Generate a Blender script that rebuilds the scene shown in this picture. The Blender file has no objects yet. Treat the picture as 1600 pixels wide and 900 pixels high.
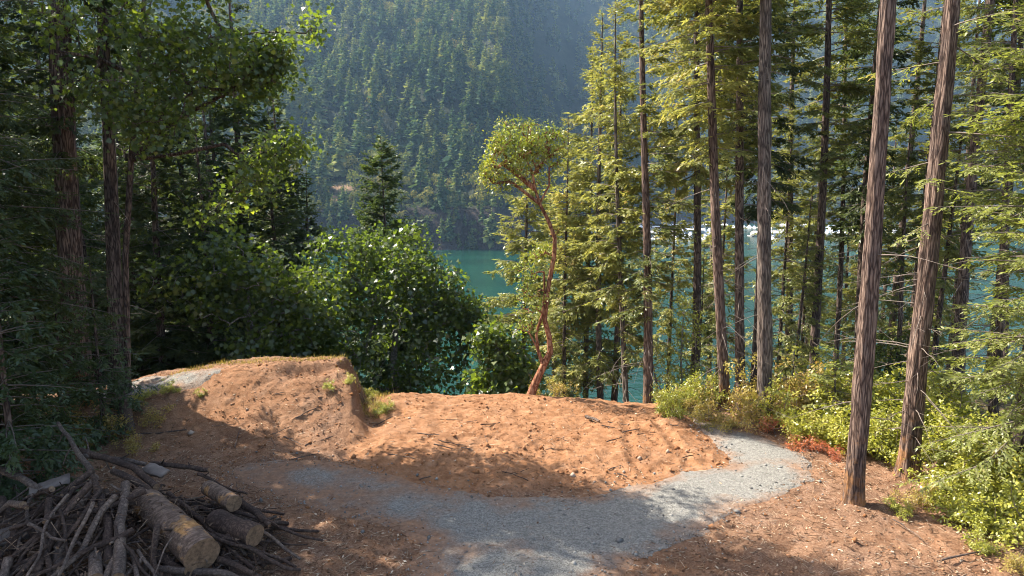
import bpy, math, random
import numpy as np
from math import radians, sin, cos, tan, pi, atan2, hypot, sqrt
from mathutils import Vector, Matrix, Euler

# ------------------------------------------------------------------ camera, sky, sun, exposure
SC = bpy.context.scene
COL = SC.collection
FPX, PITCH, CAMZ = 1081.0, radians(7.2), 6.2
cam_d = bpy.data.cameras.new('camera')
cam_d.sensor_width = 36.0
cam_d.lens = 36.0 * FPX / 1600.0
cam_d.clip_start = 0.1
cam_d.clip_end = 6000
cam = bpy.data.objects.new('camera', cam_d)
COL.objects.link(cam)
cam.location = (0, 0, CAMZ)
cam.rotation_euler = (pi / 2 - PITCH, 0, 0)
SC.camera = cam

SUN_EL = radians(47)
SUN_H = np.array([-0.89, 0.45]); SUN_H /= np.linalg.norm(SUN_H)
SUN_DIR = Vector((SUN_H[0] * cos(SUN_EL), SUN_H[1] * cos(SUN_EL), sin(SUN_EL)))
world = bpy.data.worlds.new('World')
SC.world = world
world.use_nodes = True
wn = world.node_tree.nodes
wl = world.node_tree.links
wn.clear()
wo = wn.new('ShaderNodeOutputWorld')
wb = wn.new('ShaderNodeBackground')
ws = wn.new('ShaderNodeTexSky')
ws.sky_type = 'NISHITA'
ws.sun_disc = False
ws.sun_elevation = SUN_EL
ws.sun_rotation = atan2(SUN_DIR.x, SUN_DIR.y)
ws.air_density = 1.0
ws.dust_density = 2.5
ws.ozone_density = 0.6
wb.inputs['Strength'].default_value = 0.132
wl.new(ws.outputs[0], wb.inputs[0])
wl.new(wb.outputs[0], wo.inputs[0])
sun_d = bpy.data.lights.new('sun', 'SUN')
sun_d.energy = 5.0
sun_d.angle = radians(0.5)
sun_d.color = (1.0, 0.94, 0.84)
sun = bpy.data.objects.new('sun', sun_d)
COL.objects.link(sun)
sun.location = (-60, 30, 80)
sun.rotation_euler = SUN_DIR.to_track_quat('Z', 'Y').to_euler()

SC.view_settings.view_transform = 'Standard'
SC.view_settings.look = 'None'
SC.view_settings.gamma = 1.0
SC.view_settings.use_curve_mapping = False
SC.view_settings.exposure = 1.55
SC.render.engine = 'CYCLES'
cy = SC.cycles
cy.use_denoising = True
cy.pixel_filter_type = 'BLACKMAN_HARRIS'
cy.filter_width = 1.0
cy.max_bounces = 6
cy.diffuse_bounces = 4
cy.glossy_bounces = 2
cy.transmission_bounces = 3
cy.transparent_max_bounces = 4
cy.volume_bounces = 0
cy.caustics_reflective = False
cy.caustics_refractive = False
cy.use_adaptive_sampling = True
cy.adaptive_threshold = 0.012
cy.sample_clamp_indirect = 6

RNG = np.random.default_rng(11)
WATER_Z = -28.0

# ------------------------------------------------------------------ helpers: noise, projection
def _hash(ix, iy, seed):
    h = (ix.astype(np.int64) * 374761393 + iy.astype(np.int64) * 668265263 + seed * 1442695041) & 0xFFFFFFFF
    h = ((h ^ (h >> 13)) * 1274126177) & 0xFFFFFFFF
    h = ((h ^ (h >> 16)) * 2246822519) & 0xFFFFFFFF
    return ((h ^ (h >> 15)) & 0xFFFFFF) / float(0xFFFFFF)

def vnoise(x, y, seed=0):
    x = np.asarray(x, float); y = np.asarray(y, float)
    ix = np.floor(x); iy = np.floor(y)
    fx = x - ix; fy = y - iy
    fx = fx * fx * (3 - 2 * fx); fy = fy * fy * (3 - 2 * fy)
    a = _hash(ix, iy, seed); b = _hash(ix + 1, iy, seed)
    c = _hash(ix, iy + 1, seed); d = _hash(ix + 1, iy + 1, seed)
    return (a + (b - a) * fx) * (1 - fy) + (c + (d - c) * fx) * fy

def fbm(x, y, oct=4, seed=0, gain=0.5):
    s = 0; a = 1; t = 0
    for i in range(oct):
        s = s + a * (vnoise(x * 2 ** i + 17.3 * i, y * 2 ** i - 9.1 * i, seed + i) - 0.5)
        t += a; a *= gain
    return s / t * 2

def sstep(a, b, x):
    t = np.clip((np.asarray(x, float) - a) / (b - a), 0, 1)
    return t * t * (3 - 2 * t)

def ray(u, v):
    a = (u - 800) / FPX; b = (v - 450) / FPX
    return np.array([a, cos(PITCH) - sin(PITCH) * b, -sin(PITCH) - cos(PITCH) * b])

def at(u, v, Y):
    d = ray(u, v)
    return np.array([0, 0, CAMZ]) + d * (Y / d[1])

def flat(u, v, z=0.0):
    d = ray(u, v)
    return (np.array([0, 0, CAMZ]) + d * ((z - CAMZ) / d[2]))[:2]

# gravel track outline
ROAD_PIX = [(1098, 660), (1150, 668), (1200, 685), (1245, 705), (1272, 732), (1262, 752), (1230, 768), (1180, 785),
            (1125, 805), (1095, 830), (1040, 850), (985, 870), (955, 905)]
ROAD_PIX2 = [(640, 905), (660, 850), (600, 815), (500, 790), (420, 768), (370, 752), (372, 734), (430, 720), (520, 722),
             (600, 742), (690, 762), (760, 772), (850, 778), (930, 772), (1000, 756), (1090, 739), (1146, 729),
             (1150, 716), (1120, 692), (1094, 672)]
ROAD = [flat(*p) for p in ROAD_PIX] + [np.array([1.9, 6.5]), np.array([2.2, -4.0]), np.array([-2.4, -4.0]), np.array([-2.0, 6.5])] + [flat(*p) for p in ROAD_PIX2]
_tail = [np.array([5.2, 20.2]), np.array([4.0, 23.5]), np.array([5.4, 23.5]), np.array([5.9, 20.4])]
ROAD = [*ROAD, *_tail]
ROAD = np.array(ROAD)

def poly_sd(x, y, P):
    """signed distance to polygon, negative inside"""
    d = np.full(np.shape(x), 1e9); inside = np.zeros(np.shape(x), bool)
    n = len(P)
    for i in range(n):
        ax, ay = P[i]; bx, by = P[(i + 1) % n]
        ex, ey = bx - ax, by - ay
        t = np.clip(((x - ax) * ex + (y - ay) * ey) / (ex * ex + ey * ey + 1e-9), 0, 1)
        d = np.minimum(d, np.hypot(x - ax - t * ex, y - ay - t * ey))
        c = ((ay > y) != (by > y)) & (x < ex * (y - ay) / (ey if abs(ey) > 1e-9 else 1e-9) + ax)
        inside ^= c
    return np.where(inside, -d, d)

PAD = np.array([[-12.4, 19.3], [-10.5, 18.7], [-8.9, 19.1], [-8.6, 20.0], [-10.0, 20.8], [-13.0, 21.0]])

def crest_y(x):
    return np.interp(x, [-30, -12, -9, -4.6, -3.9, 0, 2.5, 4, 6, 9, 12, 20, 40], [21, 20.8, 20.9, 20.7, 20.2, 20.4, 20.0, 19.3, 20.6, 22, 22, 20, 18])

def ground_z(x, y, fine=True):
    x = np.asarray(x, float); y = np.asarray(y, float)
    z = 0.10 * fbm(x * .3, y * .3, 3, 5)
    # hillock at the left
    fx = sstep(-15.5, -7.6, x) * (1 - sstep(-4.85, -4.20, x + .30 * (y - 19.5) + .45 * fbm(x * 1.3, y * 1.3, 3, 33)))
    gy = sstep(16.6, 20.0, y)
    z = z + 1.42 * fx * gy * (0.86 + .16 * vnoise(x * .7, y * .7, 8))
    z = z + 0.35 * sstep(-4.4, -3.2, -(np.abs(x + 3.8))) * 0 + 0.30 * np.exp(-((x + 3.6) / .9) ** 2 - ((y - 20.2) / .8) ** 2)
    # small notch in the hillock crest (undercut bank)
    nx = np.exp(-((x + 5.9) / .75) ** 4 - ((y - 19.65) / .28) ** 4)
    z = z - 0.30 * nx
    # mound edge above track
    z = z + 0.16 * sstep(14.4, 16.6, y) * (1 - sstep(4.4, 5.4, x)) * sstep(-4, -2.5, x)
    # fall to the shore beyond the crest
    s = y - crest_y(x)
    drop = np.where(s > 0, 0.42 * s * sstep(0, 6, s) * .6 + .17 * s * sstep(0, 2.0, s), 0)
    z = z - drop
    z = z - 0.03 * np.clip(x - 9, 0, 60) * sstep(0, 12, x - 9)
    z = z + 0.10 * np.clip(-x - 16, 0, 60) * (1 - sstep(0, 12, s))
    z = np.maximum(z, WATER_Z - 4)
    if fine:
        nr = 1 - sstep(28, 40, y)
        soil = sstep(-0.05, 0.25, poly_sd(x, y, ROAD))
        z = z + nr * soil * (0.075 * fbm(x * 1.6, y * 1.6, 3, 1) + 0.058 * fbm(x * 6, y * 6, 3, 2) + .035 * np.maximum(fbm(x * 13, y * 13, 2, 3), 0))
        # wheel ruts running down the mound
        for k, (px, py, qx, qy) in enumerate([(3.2, 19.0, 2.9, 15.1), (3.95, 18.8, 4.1, 15.3), (-1.6, 18.0, 1.2, 16.2)]):
            ex, ey = qx - px, qy - py; L = hypot(ex, ey)
            t = ((x - px) * ex + (y - py) * ey) / L; dd = ((x - px) * ey - (y - py) * ex) / L
            dd = dd + .12 * fbm(t * .8, t * 0 + k, 2, 44 + k)
            w = sstep(0, .5, t) * (1 - sstep(L - .4, L, t))
            z = z + w * (-.085 * np.exp(-(dd / .11) ** 2) + .055 * np.exp(-((np.abs(dd) - .24) / .09) ** 2)) * (.6 + .4 * np.sin(t * 26))
    return z

def gz(x, y):
    return float(ground_z(np.array([x]), np.array([y]))[0])

def gpix(u, v):
    d = ray(u, v); t = np.arange(4, 80, .02)
    px = d[0] * t; py = d[1] * t; pz = CAMZ + d[2] * t
    g = ground_z(px, py, False)
    k = int(np.argmax(pz < g))
    return float(px[k]), float(py[k]), float(g[k])

# ------------------------------------------------------------------ helpers: meshes
class MB:
    """collects triangles, quads and n-gons into one mesh"""
    def __init__(s):
        s.v = []; s.n = 0; s.f = []      # f: (array k x m, material index, tint array or None)
    def add(s, V, F, mat=0, tint=None):
        V = np.asarray(V, np.float32).reshape(-1, 3); F = np.asarray(F, np.int64)
        if len(F) == 0: return
        if tint is None: tint = np.full(len(F), .5)
        tint = np.broadcast_to(np.asarray(tint, float), (len(F),))
        s.v.append(V); s.f.append((F + s.n, mat, tint)); s.n += len(V)
    def xf(s, M):
        """another MB with the matrix applied"""
        o = MB(); o.n = s.n; R = np.array(M.to_3x3()); t = np.array(M.to_translation())
        o.v = [v @ R.T + t for v in s.v]; o.f = list(s.f); return o
    def merge(s, o):
        for F, m, t in o.f: s.f.append((F + s.n, m, t))
        s.v += o.v; s.n += o.n
    def mesh(s, name, mats, smooth=False):
        me = bpy.data.meshes.new(name)
        V = np.concatenate(s.v) if s.v else np.zeros((0, 3), np.float32)
        me.vertices.add(len(V)); me.vertices.foreach_set('co', np.ascontiguousarray(V, np.float32).ravel())
        idx = np.concatenate([F.ravel() for F, _, _ in s.f]).astype(np.int32)
        cnt = np.concatenate([np.full(len(F), F.shape[1]) for F, _, _ in s.f])
        st = np.concatenate([[0], np.cumsum(cnt)[:-1]]).astype(np.int32)
        me.loops.add(len(idx)); me.loops.foreach_set('vertex_index', idx)
        me.polygons.add(len(cnt)); me.polygons.foreach_set('loop_start', st)
        me.polygons.foreach_set('material_index', np.concatenate([np.full(len(F), m) for F, m, _ in s.f]).astype(np.int32))
        a = me.attributes.new('tint', 'FLOAT', 'FACE')
        a.data.foreach_set('value', np.concatenate([t for _, _, t in s.f]).astype(np.float32))
        me.update(calc_edges=True)
        if smooth: me.polygons.foreach_set('use_smooth', np.ones(len(cnt), bool))
        for m in mats: me.materials.append(m)
        return me

def norm(a):
    return a / (np.linalg.norm(a, axis=-1, keepdims=True) + 1e-9)

def prisms(P0, P1, r0, r1, k=4):
    P0 = np.asarray(P0, float); P1 = np.asarray(P1, float); n = len(P0)
    r0 = np.broadcast_to(r0, (n,)); r1 = np.broadcast_to(r1, (n,))
    d = norm(P1 - P0)
    ref = np.where(np.abs(d[:, 2:3]) > .9, [[1., 0, 0]], [[0, 0, 1.]])
    a = norm(np.cross(d, ref)); b = np.cross(d, a)
    th = np.arange(k) * 2 * pi / k
    off = a[:, None, :] * np.cos(th)[None, :, None] + b[:, None, :] * np.sin(th)[None, :, None]
    A = P0[:, None, :] + off * r0[:, None, None]; B = P1[:, None, :] + off * r1[:, None, None]
    V = np.concatenate([A, B], 1).reshape(-1, 3)
    j = np.arange(k); q = np.stack([j, (j + 1) % k, (j + 1) % k + k, j + k], 1)
    F = (np.arange(n)[:, None, None] * 2 * k + q[None]).reshape(-1, 4)
    return V, F

def kites(C, D, N, L, W, back=0.0):
    """leaf-shaped quads: base at C, along D, facing N"""
    D = norm(D); S = norm(np.cross(D, N))
    L = np.broadcast_to(L, (len(C),))[:, None]; W = np.broadcast_to(W, (len(C),))[:, None]
    V = np.stack([C, C + D * L * .45 + S * W * .5, C + D * L, C + D * L * .45 - S * W * .5], 1).reshape(-1, 3)
    return V, np.arange(len(C) * 4).reshape(-1, 4)

LEAF2D = np.array([(0, 0), (.16, .20), (.10, .42), (.36, .30), (.42, .60), (.58, .36), (1.0, 0), (.58, -.36), (.42, -.60), (.36, -.30), (.10, -.42), (.16, -.20)])
OVAL2D = np.array([(0, 0), (.2, .17), (.5, .24), (.8, .15), (1, 0), (.8, -.15), (.5, -.24), (.2, -.17)])
def leaves(C, D, N, L, shape=LEAF2D):
    D = norm(D); S = norm(np.cross(D, N)); N2 = np.cross(S, D)
    L = np.broadcast_to(L, (len(C),))
    m = len(shape)
    cup = (np.abs(shape[:, 1]) * .35 - shape[:, 0] ** 2 * .22)
    V = C[:, None, :] + L[:, None, None] * (D[:, None, :] * shape[None, :, 0, None] + S[:, None, :] * shape[None, :, 1, None] + N2[:, None, :] * cup[None, :, None])
    return V.reshape(-1, 3), np.arange(len(C) * m).reshape(-1, m)

def tube(pts, radii, k=10, rough=0.0, seed=0, caps=True, cap_mat=0, mat=0, fr=(3.0, 2.0), mb=None):
    """bent tapered tube, returns MB"""
    pts = np.asarray(pts, float); n = len(pts); radii = np.asarray(radii, float)
    t = norm(np.gradient(pts, axis=0))
    ref = np.array([1., 0, 0]) if abs(t[0][2]) > .8 else np.array([0, 0, 1.])
    a = norm(np.cross(t, ref)); b = np.cross(t, a)
    th = np.arange(k) * 2 * pi / k
    L = np.concatenate([[0], np.cumsum(np.linalg.norm(np.diff(pts, axis=0), axis=1))])
    R = radii[:, None] * np.ones((n, k))
    if rough:
        uu = (th * fr[0])[None, :] * np.ones((n, 1)); vv = L[:, None] * fr[1] * np.ones((1, k))
        w = (0.5 - 0.5 * np.cos(th))[None, :]
        nz = fbm(uu, vv, 3, seed)
        nz2 = fbm(uu - 2 * pi * fr[0], vv, 3, seed)
        bl = sstep(.75, 1, th / (2 * pi))[None, :]
        R = R * (1 + rough * (nz * (1 - bl) + nz2 * bl))
    V = pts[:, None, :] + a[:, None, :] * (np.cos(th)[None, :] * R)[:, :, None] + b[:, None, :] * (np.sin(th)[None, :] * R)[:, :, None]
    j = np.arange(k)
    q = np.stack([j, j + k, (j + 1) % k + k, (j + 1) % k], 1)
    F = (np.arange(n - 1)[:, None, None] * k + q[None]).reshape(-1, 4)
    o = mb or MB()
    o.add(V.reshape(-1, 3), F, mat)
    if caps:
        for e, order in ((0, j), (n - 1, j[::-1])):
            o.add(V[e], order[None, :], cap_mat)
    return o

# ------------------------------------------------------------------ helpers: objects
def tag(o, label=None, cat=None, group=None, kind=None):
    if label: o['label'] = label
    if cat: o['category'] = cat
    if group: o['group'] = group
    if kind: o['kind'] = kind
    return o

def obj(name, me, parent=None, loc=(0, 0, 0), rot=(0, 0, 0), sc=1.0):
    o = bpy.data.objects.new(name, me); COL.objects.link(o)
    o.location = loc; o.rotation_euler = rot
    o.scale = (sc, sc, sc) if np.isscalar(sc) else sc
    if parent: o.parent = parent
    return o

def thing(name, label, cat, group=None, loc=(0, 0, 0), rot=(0, 0, 0), sc=1.0, parts=()):
    r = obj(name, None, None, loc, rot, sc)
    tag(r, label, cat, group)
    for pn, me in parts:
        if me is not None: obj(pn, me, r)
    return r

def copy_tree(src, loc, rot, sc, label, group=None):
    r = src.copy(); COL.objects.link(r)
    r.location = loc; r.rotation_euler = rot; r.scale = (sc, sc, sc) if np.isscalar(sc) else sc
    r['label'] = label
    if group: r['group'] = group
    for ch in list(src.children):
        c = ch.copy(); COL.objects.link(c); c.parent = r
    return r

# ------------------------------------------------------------------ materials
def mat(name):
    m = bpy.data.materials.new(name); m.use_nodes = True
    nt = m.node_tree; nt.nodes.clear()
    out = nt.nodes.new('ShaderNodeOutputMaterial')
    return m, nt, out

def N(nt, t, **kw):
    n = nt.nodes.new(t)
    for k, v in kw.items():
        if k.startswith('_'): setattr(n, k[1:], v)
        else: n.inputs[k].default_value = v
    return n

def ramp(nt, stops, interp='LINEAR'):
    r = nt.nodes.new('ShaderNodeValToRGB'); cr = r.color_ramp; cr.interpolation = interp
    while len(cr.elements) < len(stops): cr.elements.new(.5)
    for e, (p, c) in zip(cr.elements, stops):
        e.position = p; e.color = (*c, 1)
    return r

def noise_node(nt, scale, detail=4, rough=.55, vec=None, dist=0):
    n = N(nt, 'ShaderNodeTexNoise', Scale=scale, Detail=detail, Roughness=rough, Distortion=dist)
    if vec is not None: nt.links.new(vec, n.inputs['Vector'])
    return n

def mixc(nt, a, b, f, blend='MIX'):
    m = nt.nodes.new('ShaderNodeMix'); m.data_type = 'RGBA'; m.blend_type = blend
    for s, x in ((6, a), (7, b)):
        if hasattr(x, 'is_linked') or hasattr(x, 'links'): nt.links.new(x, m.inputs[s])
        else: m.inputs[s].default_value = (*x, 1)
    if isinstance(f, (int, float)): m.inputs[0].default_value = f
    else: nt.links.new(f, m.inputs[0])
    return m.outputs[2]

def math_n(nt, op, a, b=None):
    m = nt.nodes.new('ShaderNodeMath'); m.operation = op
    for i, x in enumerate((a, b)):
        if x is None: continue
        if isinstance(x, (int, float)): m.inputs[i].default_value = x
        else: nt.links.new(x, m.inputs[i])
    return m.outputs[0]

def foliage(name, stops, trans=.35, gloss=.03, hue_rand=.25, tr_boost=(1.3, 1.35, .6)):
    m, nt, out = mat(name)
    at_ = N(nt, 'ShaderNodeAttribute', _attribute_name='tint')
    oi = N(nt, 'ShaderNodeObjectInfo')
    r = math_n(nt, 'MULTIPLY', oi.outputs['Random'], hue_rand)
    s = math_n(nt, 'ADD', math_n(nt, 'ADD', at_.outputs['Fac'], r), -hue_rand / 2)
    cr = ramp(nt, stops); nt.links.new(s, cr.inputs[0])
    d = N(nt, 'ShaderNodeBsdfDiffuse'); nt.links.new(cr.outputs[0], d.inputs[0])
    t = N(nt, 'ShaderNodeBsdfTranslucent')
    nt.links.new(mixc(nt, cr.outputs[0], tr_boost, 1.0, 'MULTIPLY'), t.inputs[0])
    mx = N(nt, 'ShaderNodeMixShader', Fac=trans)
    nt.links.new(d.outputs[0], mx.inputs[1]); nt.links.new(t.outputs[0], mx.inputs[2])
    g = N(nt, 'ShaderNodeBsdfGlossy', Roughness=.38); g.inputs[0].default_value = (1, 1, 1, 1)
    m2 = N(nt, 'ShaderNodeMixShader', Fac=gloss)
    nt.links.new(mx.outputs[0], m2.inputs[1]); nt.links.new(g.outputs[0], m2.inputs[2])
    nt.links.new(m2.outputs[0], out.inputs[0])
    return m

def bark(name, c0, c1, c2, scale=1.0, bump=.6, stretch=.18, moss=None, cells=1.5):
    m, nt, out = mat(name)
    tc = N(nt, 'ShaderNodeTexCoord')
    mp = N(nt, 'ShaderNodeMapping', Scale=(scale, scale, scale * stretch)); nt.links.new(tc.outputs['Object'], mp.inputs[0])
    n0 = noise_node(nt, 5, 4, .6, mp.outputs[0])
    wv = nt.nodes.new('ShaderNodeVectorMath'); wv.operation = 'MULTIPLY_ADD'; nt.links.new(n0.outputs['Color'], wv.inputs[0]); wv.inputs[1].default_value = (.16, .16, .16); nt.links.new(mp.outputs[0], wv.inputs[2])
    v = N(nt, 'ShaderNodeTexVoronoi', Scale=13); v.feature = 'DISTANCE_TO_EDGE'; nt.links.new(wv.outputs[0], v.inputs['Vector'])
    n1 = noise_node(nt, 34, 6, .7, mp.outputs[0], .4)
    h = math_n(nt, 'ADD', math_n(nt, 'MULTIPLY', n1.outputs[0], .55), math_n(nt, 'MINIMUM', math_n(nt, 'MULTIPLY', v.outputs[0], cells), .32 if cells > .5 else .2))
    cr = ramp(nt, [(.26, c0), (.46, c1), (.66, c2)]); nt.links.new(h, cr.inputs[0])
    col = cr.outputs[0]
    n2 = noise_node(nt, 1.3, 4, .6, tc.outputs['Object'])
    rr = ramp(nt, [(.38, (.6, .6, .62)), (.65, (1.15, 1.1, 1.05))]); nt.links.new(n2.outputs[0], rr.inputs[0])
    col = mixc(nt, col, rr.outputs[0], 1.0, 'MULTIPLY')
    if moss:
        sp = N(nt, 'ShaderNodeSeparateXYZ'); nt.links.new(tc.outputs['Object'], sp.inputs[0])
        n3 = noise_node(nt, 3.5, 5, .65, tc.outputs['Object'])
        f = math_n(nt, 'SUBTRACT', math_n(nt, 'MULTIPLY', n3.outputs[0], 3.2), math_n(nt, 'ADD', math_n(nt, 'MULTIPLY', sp.outputs[2], moss[1]), moss[2]))
        f = math_n(nt, 'MINIMUM', math_n(nt, 'MAXIMUM', f, 0), .85)
        col = mixc(nt, col, moss[0], f)
    b = N(nt, 'ShaderNodeBump', Strength=bump, Distance=.03); nt.links.new(h, b.inputs['Height'])
    p = N(nt, 'ShaderNodeBsdfPrincipled', Roughness=.9)
    p.inputs['Specular IOR Level'].default_value = .15
    nt.links.new(col, p.inputs['Base Color']); nt.links.new(b.outputs[0], p.inputs['Normal'])
    nt.links.new(p.outputs[0], out.inputs[0])
    return m

def peeled_wood():
    m, nt, out = mat('peeled_log')
    tc = N(nt, 'ShaderNodeTexCoord')
    mp = N(nt, 'ShaderNodeMapping', Rotation=(0, 0, -.70), Scale=(1, 1, 1)); nt.links.new(tc.outputs['Object'], mp.inputs[0])
    m2 = N(nt, 'ShaderNodeMapping', Scale=(.22, 1, 1)); nt.links.new(mp.outputs[0], m2.inputs[0])
    m2.inputs['Rotation'].default_value = (0, 0, 0)
    n1 = noise_node(nt, 22, 6, .65, m2.outputs[0], .3); n2 = noise_node(nt, 2.6, 5, .6, tc.outputs['Object'], .4); n3 = noise_node(nt, 7, 5, .65, tc.outputs['Object'])
    a = ramp(nt, [(.3, (.055, .036, .027)), (.5, (.16, .105, .075)), (.72, (.28, .195, .14))]); nt.links.new(n1.outputs[0], a.inputs[0])
    f = ramp(nt, [(.56, (0, 0, 0)), (.64, (1, 1, 1))]); nt.links.new(n2.outputs[0], f.inputs[0])
    o = ramp(nt, [(.3, (.28, .13, .045)), (.7, (.50, .28, .11))]); nt.links.new(n1.outputs[0], o.inputs[0])
    d = ramp(nt, [(.35, (.55, .52, .5)), (.6, (1.1, 1.1, 1.1))]); nt.links.new(n3.outputs[0], d.inputs[0])
    col = mixc(nt, mixc(nt, a.outputs[0], o.outputs[0], f.outputs[0]), d.outputs[0], 1.0, 'MULTIPLY')
    b = N(nt, 'ShaderNodeBump', Strength=.6, Distance=.02); nt.links.new(n1.outputs[0], b.inputs['Height'])
    p = N(nt, 'ShaderNodeBsdfPrincipled', Roughness=.8); p.inputs['Specular IOR Level'].default_value = .2
    nt.links.new(col, p.inputs['Base Color']); nt.links.new(b.outputs[0], p.inputs['Normal']); nt.links.new(p.outputs[0], out.inputs[0])
    return m

def plain(name, col, rough=.8, var=.25, scale=6, metal=0):
    m, nt, out = mat(name)
    tc = N(nt, 'ShaderNodeTexCoord')
    n = noise_node(nt, scale, 5, .6, tc.outputs['Object'])
    oi = N(nt, 'ShaderNodeObjectInfo')
    cr = ramp(nt, [(.3, tuple(c * (1 - var) for c in col)), (.7, tuple(min(1, c * (1 + var)) for c in col))])
    nt.links.new(n.outputs[0], cr.inputs[0])
    p = N(nt, 'ShaderNodeBsdfPrincipled', Roughness=rough, Metallic=metal)
    nt.links.new(cr.outputs[0], p.inputs['Base Color']); nt.links.new(p.outputs[0], out.inputs[0])
    return m

M = {}
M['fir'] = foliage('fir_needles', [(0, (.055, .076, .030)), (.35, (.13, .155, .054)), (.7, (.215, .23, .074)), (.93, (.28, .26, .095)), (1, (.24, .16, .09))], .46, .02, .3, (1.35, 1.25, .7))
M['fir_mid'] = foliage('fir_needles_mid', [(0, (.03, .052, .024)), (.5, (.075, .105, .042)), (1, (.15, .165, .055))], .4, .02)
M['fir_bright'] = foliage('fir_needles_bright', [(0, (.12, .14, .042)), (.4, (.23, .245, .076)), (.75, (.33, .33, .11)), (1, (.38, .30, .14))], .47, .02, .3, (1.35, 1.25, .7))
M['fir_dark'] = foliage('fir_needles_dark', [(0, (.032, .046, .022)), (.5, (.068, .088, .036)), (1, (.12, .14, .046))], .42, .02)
M['spruce'] = foliage('spruce_needles', [(0, (.14, .16, .05)), (.45, (.25, .27, .085)), (.8, (.33, .33, .12)), (1, (.36, .27, .14))], .46, .02)
M['cedar'] = foliage('cedar_sprays', [(0, (.032, .050, .024)), (.5, (.066, .095, .036)), (1, (.12, .145, .048))], .36, .03)
M['maple'] = foliage('maple_leaves', [(0, (.045, .072, .022)), (.5, (.095, .138, .036)), (.85, (.17, .20, .045)), (1, (.25, .23, .06))], .56, .04, .25, (1.9, 1.8, .5))
M['madrone'] = foliage('madrone_leaves', [(0, (.10, .13, .025)), (.45, (.26, .29, .04)), (.75, (.38, .36, .055)), (.9, (.38, .27, .06)), (1, (.40, .19, .07))], .40, .05)
M['salal'] = foliage('salal_leaves', [(0, (.15, .165, .022)), (.4, (.33, .33, .048)), (.75, (.46, .42, .08)), (1, (.48, .36, .11))], .36, .05, .35)
M['dry_bush'] = foliage('dry_leaves', [(0, (.22, .19, .05)), (.4, (.38, .30, .08)), (.75, (.42, .27, .10)), (1, (.42, .18, .07))], .36, .03, .3)
M['red_bush'] = foliage('red_leaves', [(0, (.34, .10, .05)), (.5, (.50, .15, .07)), (1, (.52, .28, .13))], .35, .03, .3)
M['far'] = foliage('far_conifer_needles', [(0, (.030, .060, .038)), (.5, (.10, .145, .065)), (1, (.24, .24, .085))], .25, .0, .7)
M['far_broad'] = foliage('far_broadleaf_leaves', [(0, (.09, .11, .035)), (.5, (.17, .17, .05)), (1, (.26, .20, .07))], .25, .0, .5)
M['bark_red'] = bark('red_fir_bark', (.045, .030, .024), (.14, .094, .073), (.29, .21, .165), 1.5, .8, .10, ((.36, .17, .06), .55, 1.1))
M['bark_grey'] = bark('grey_fir_bark', (.05, .039, .033), (.145, .115, .096), (.28, .23, .19), 1.5, .8, .10, ((.36, .24, .07), .8, 1.45))
M['bark_dark'] = bark('dark_fir_bark', (.04, .029, .025), (.115, .083, .068), (.22, .165, .135), 1.0, .8, .18)
M['bark_alder'] = bark('alder_bark', (.10, .09, .08), (.22, .20, .17), (.36, .33, .29), 1.0, .3, .6)
M['limb'] = plain('dead_limb_bark', (.16, .125, .10), .9, .35, 10)
M['bark_madrone'] = bark('madrone_bark', (.13, .05, .028), (.30, .13, .07), (.42, .24, .14), .8, .35, .35)
M['stem'] = plain('bush_stem_bark', (.19, .14, .10), .9, .3, 12)
M['stick'] = bark('stick_bark', (.05, .033, .026), (.13, .088, .066), (.25, .175, .135), 1.0, .7, .9, None, .4)
M['stick_pale'] = bark('stick_bark_pale', (.09, .066, .053), (.22, .165, .13), (.37, .29, .23), 1.0, .6, .9, None, .4)
M['peeled'] = peeled_wood()
M['cut'] = plain('cut_wood', (.19, .115, .065), .85, .55, 16)
M['slab'] = plain('weathered_slab', (.17, .13, .105), .85, .3, 7)

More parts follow.
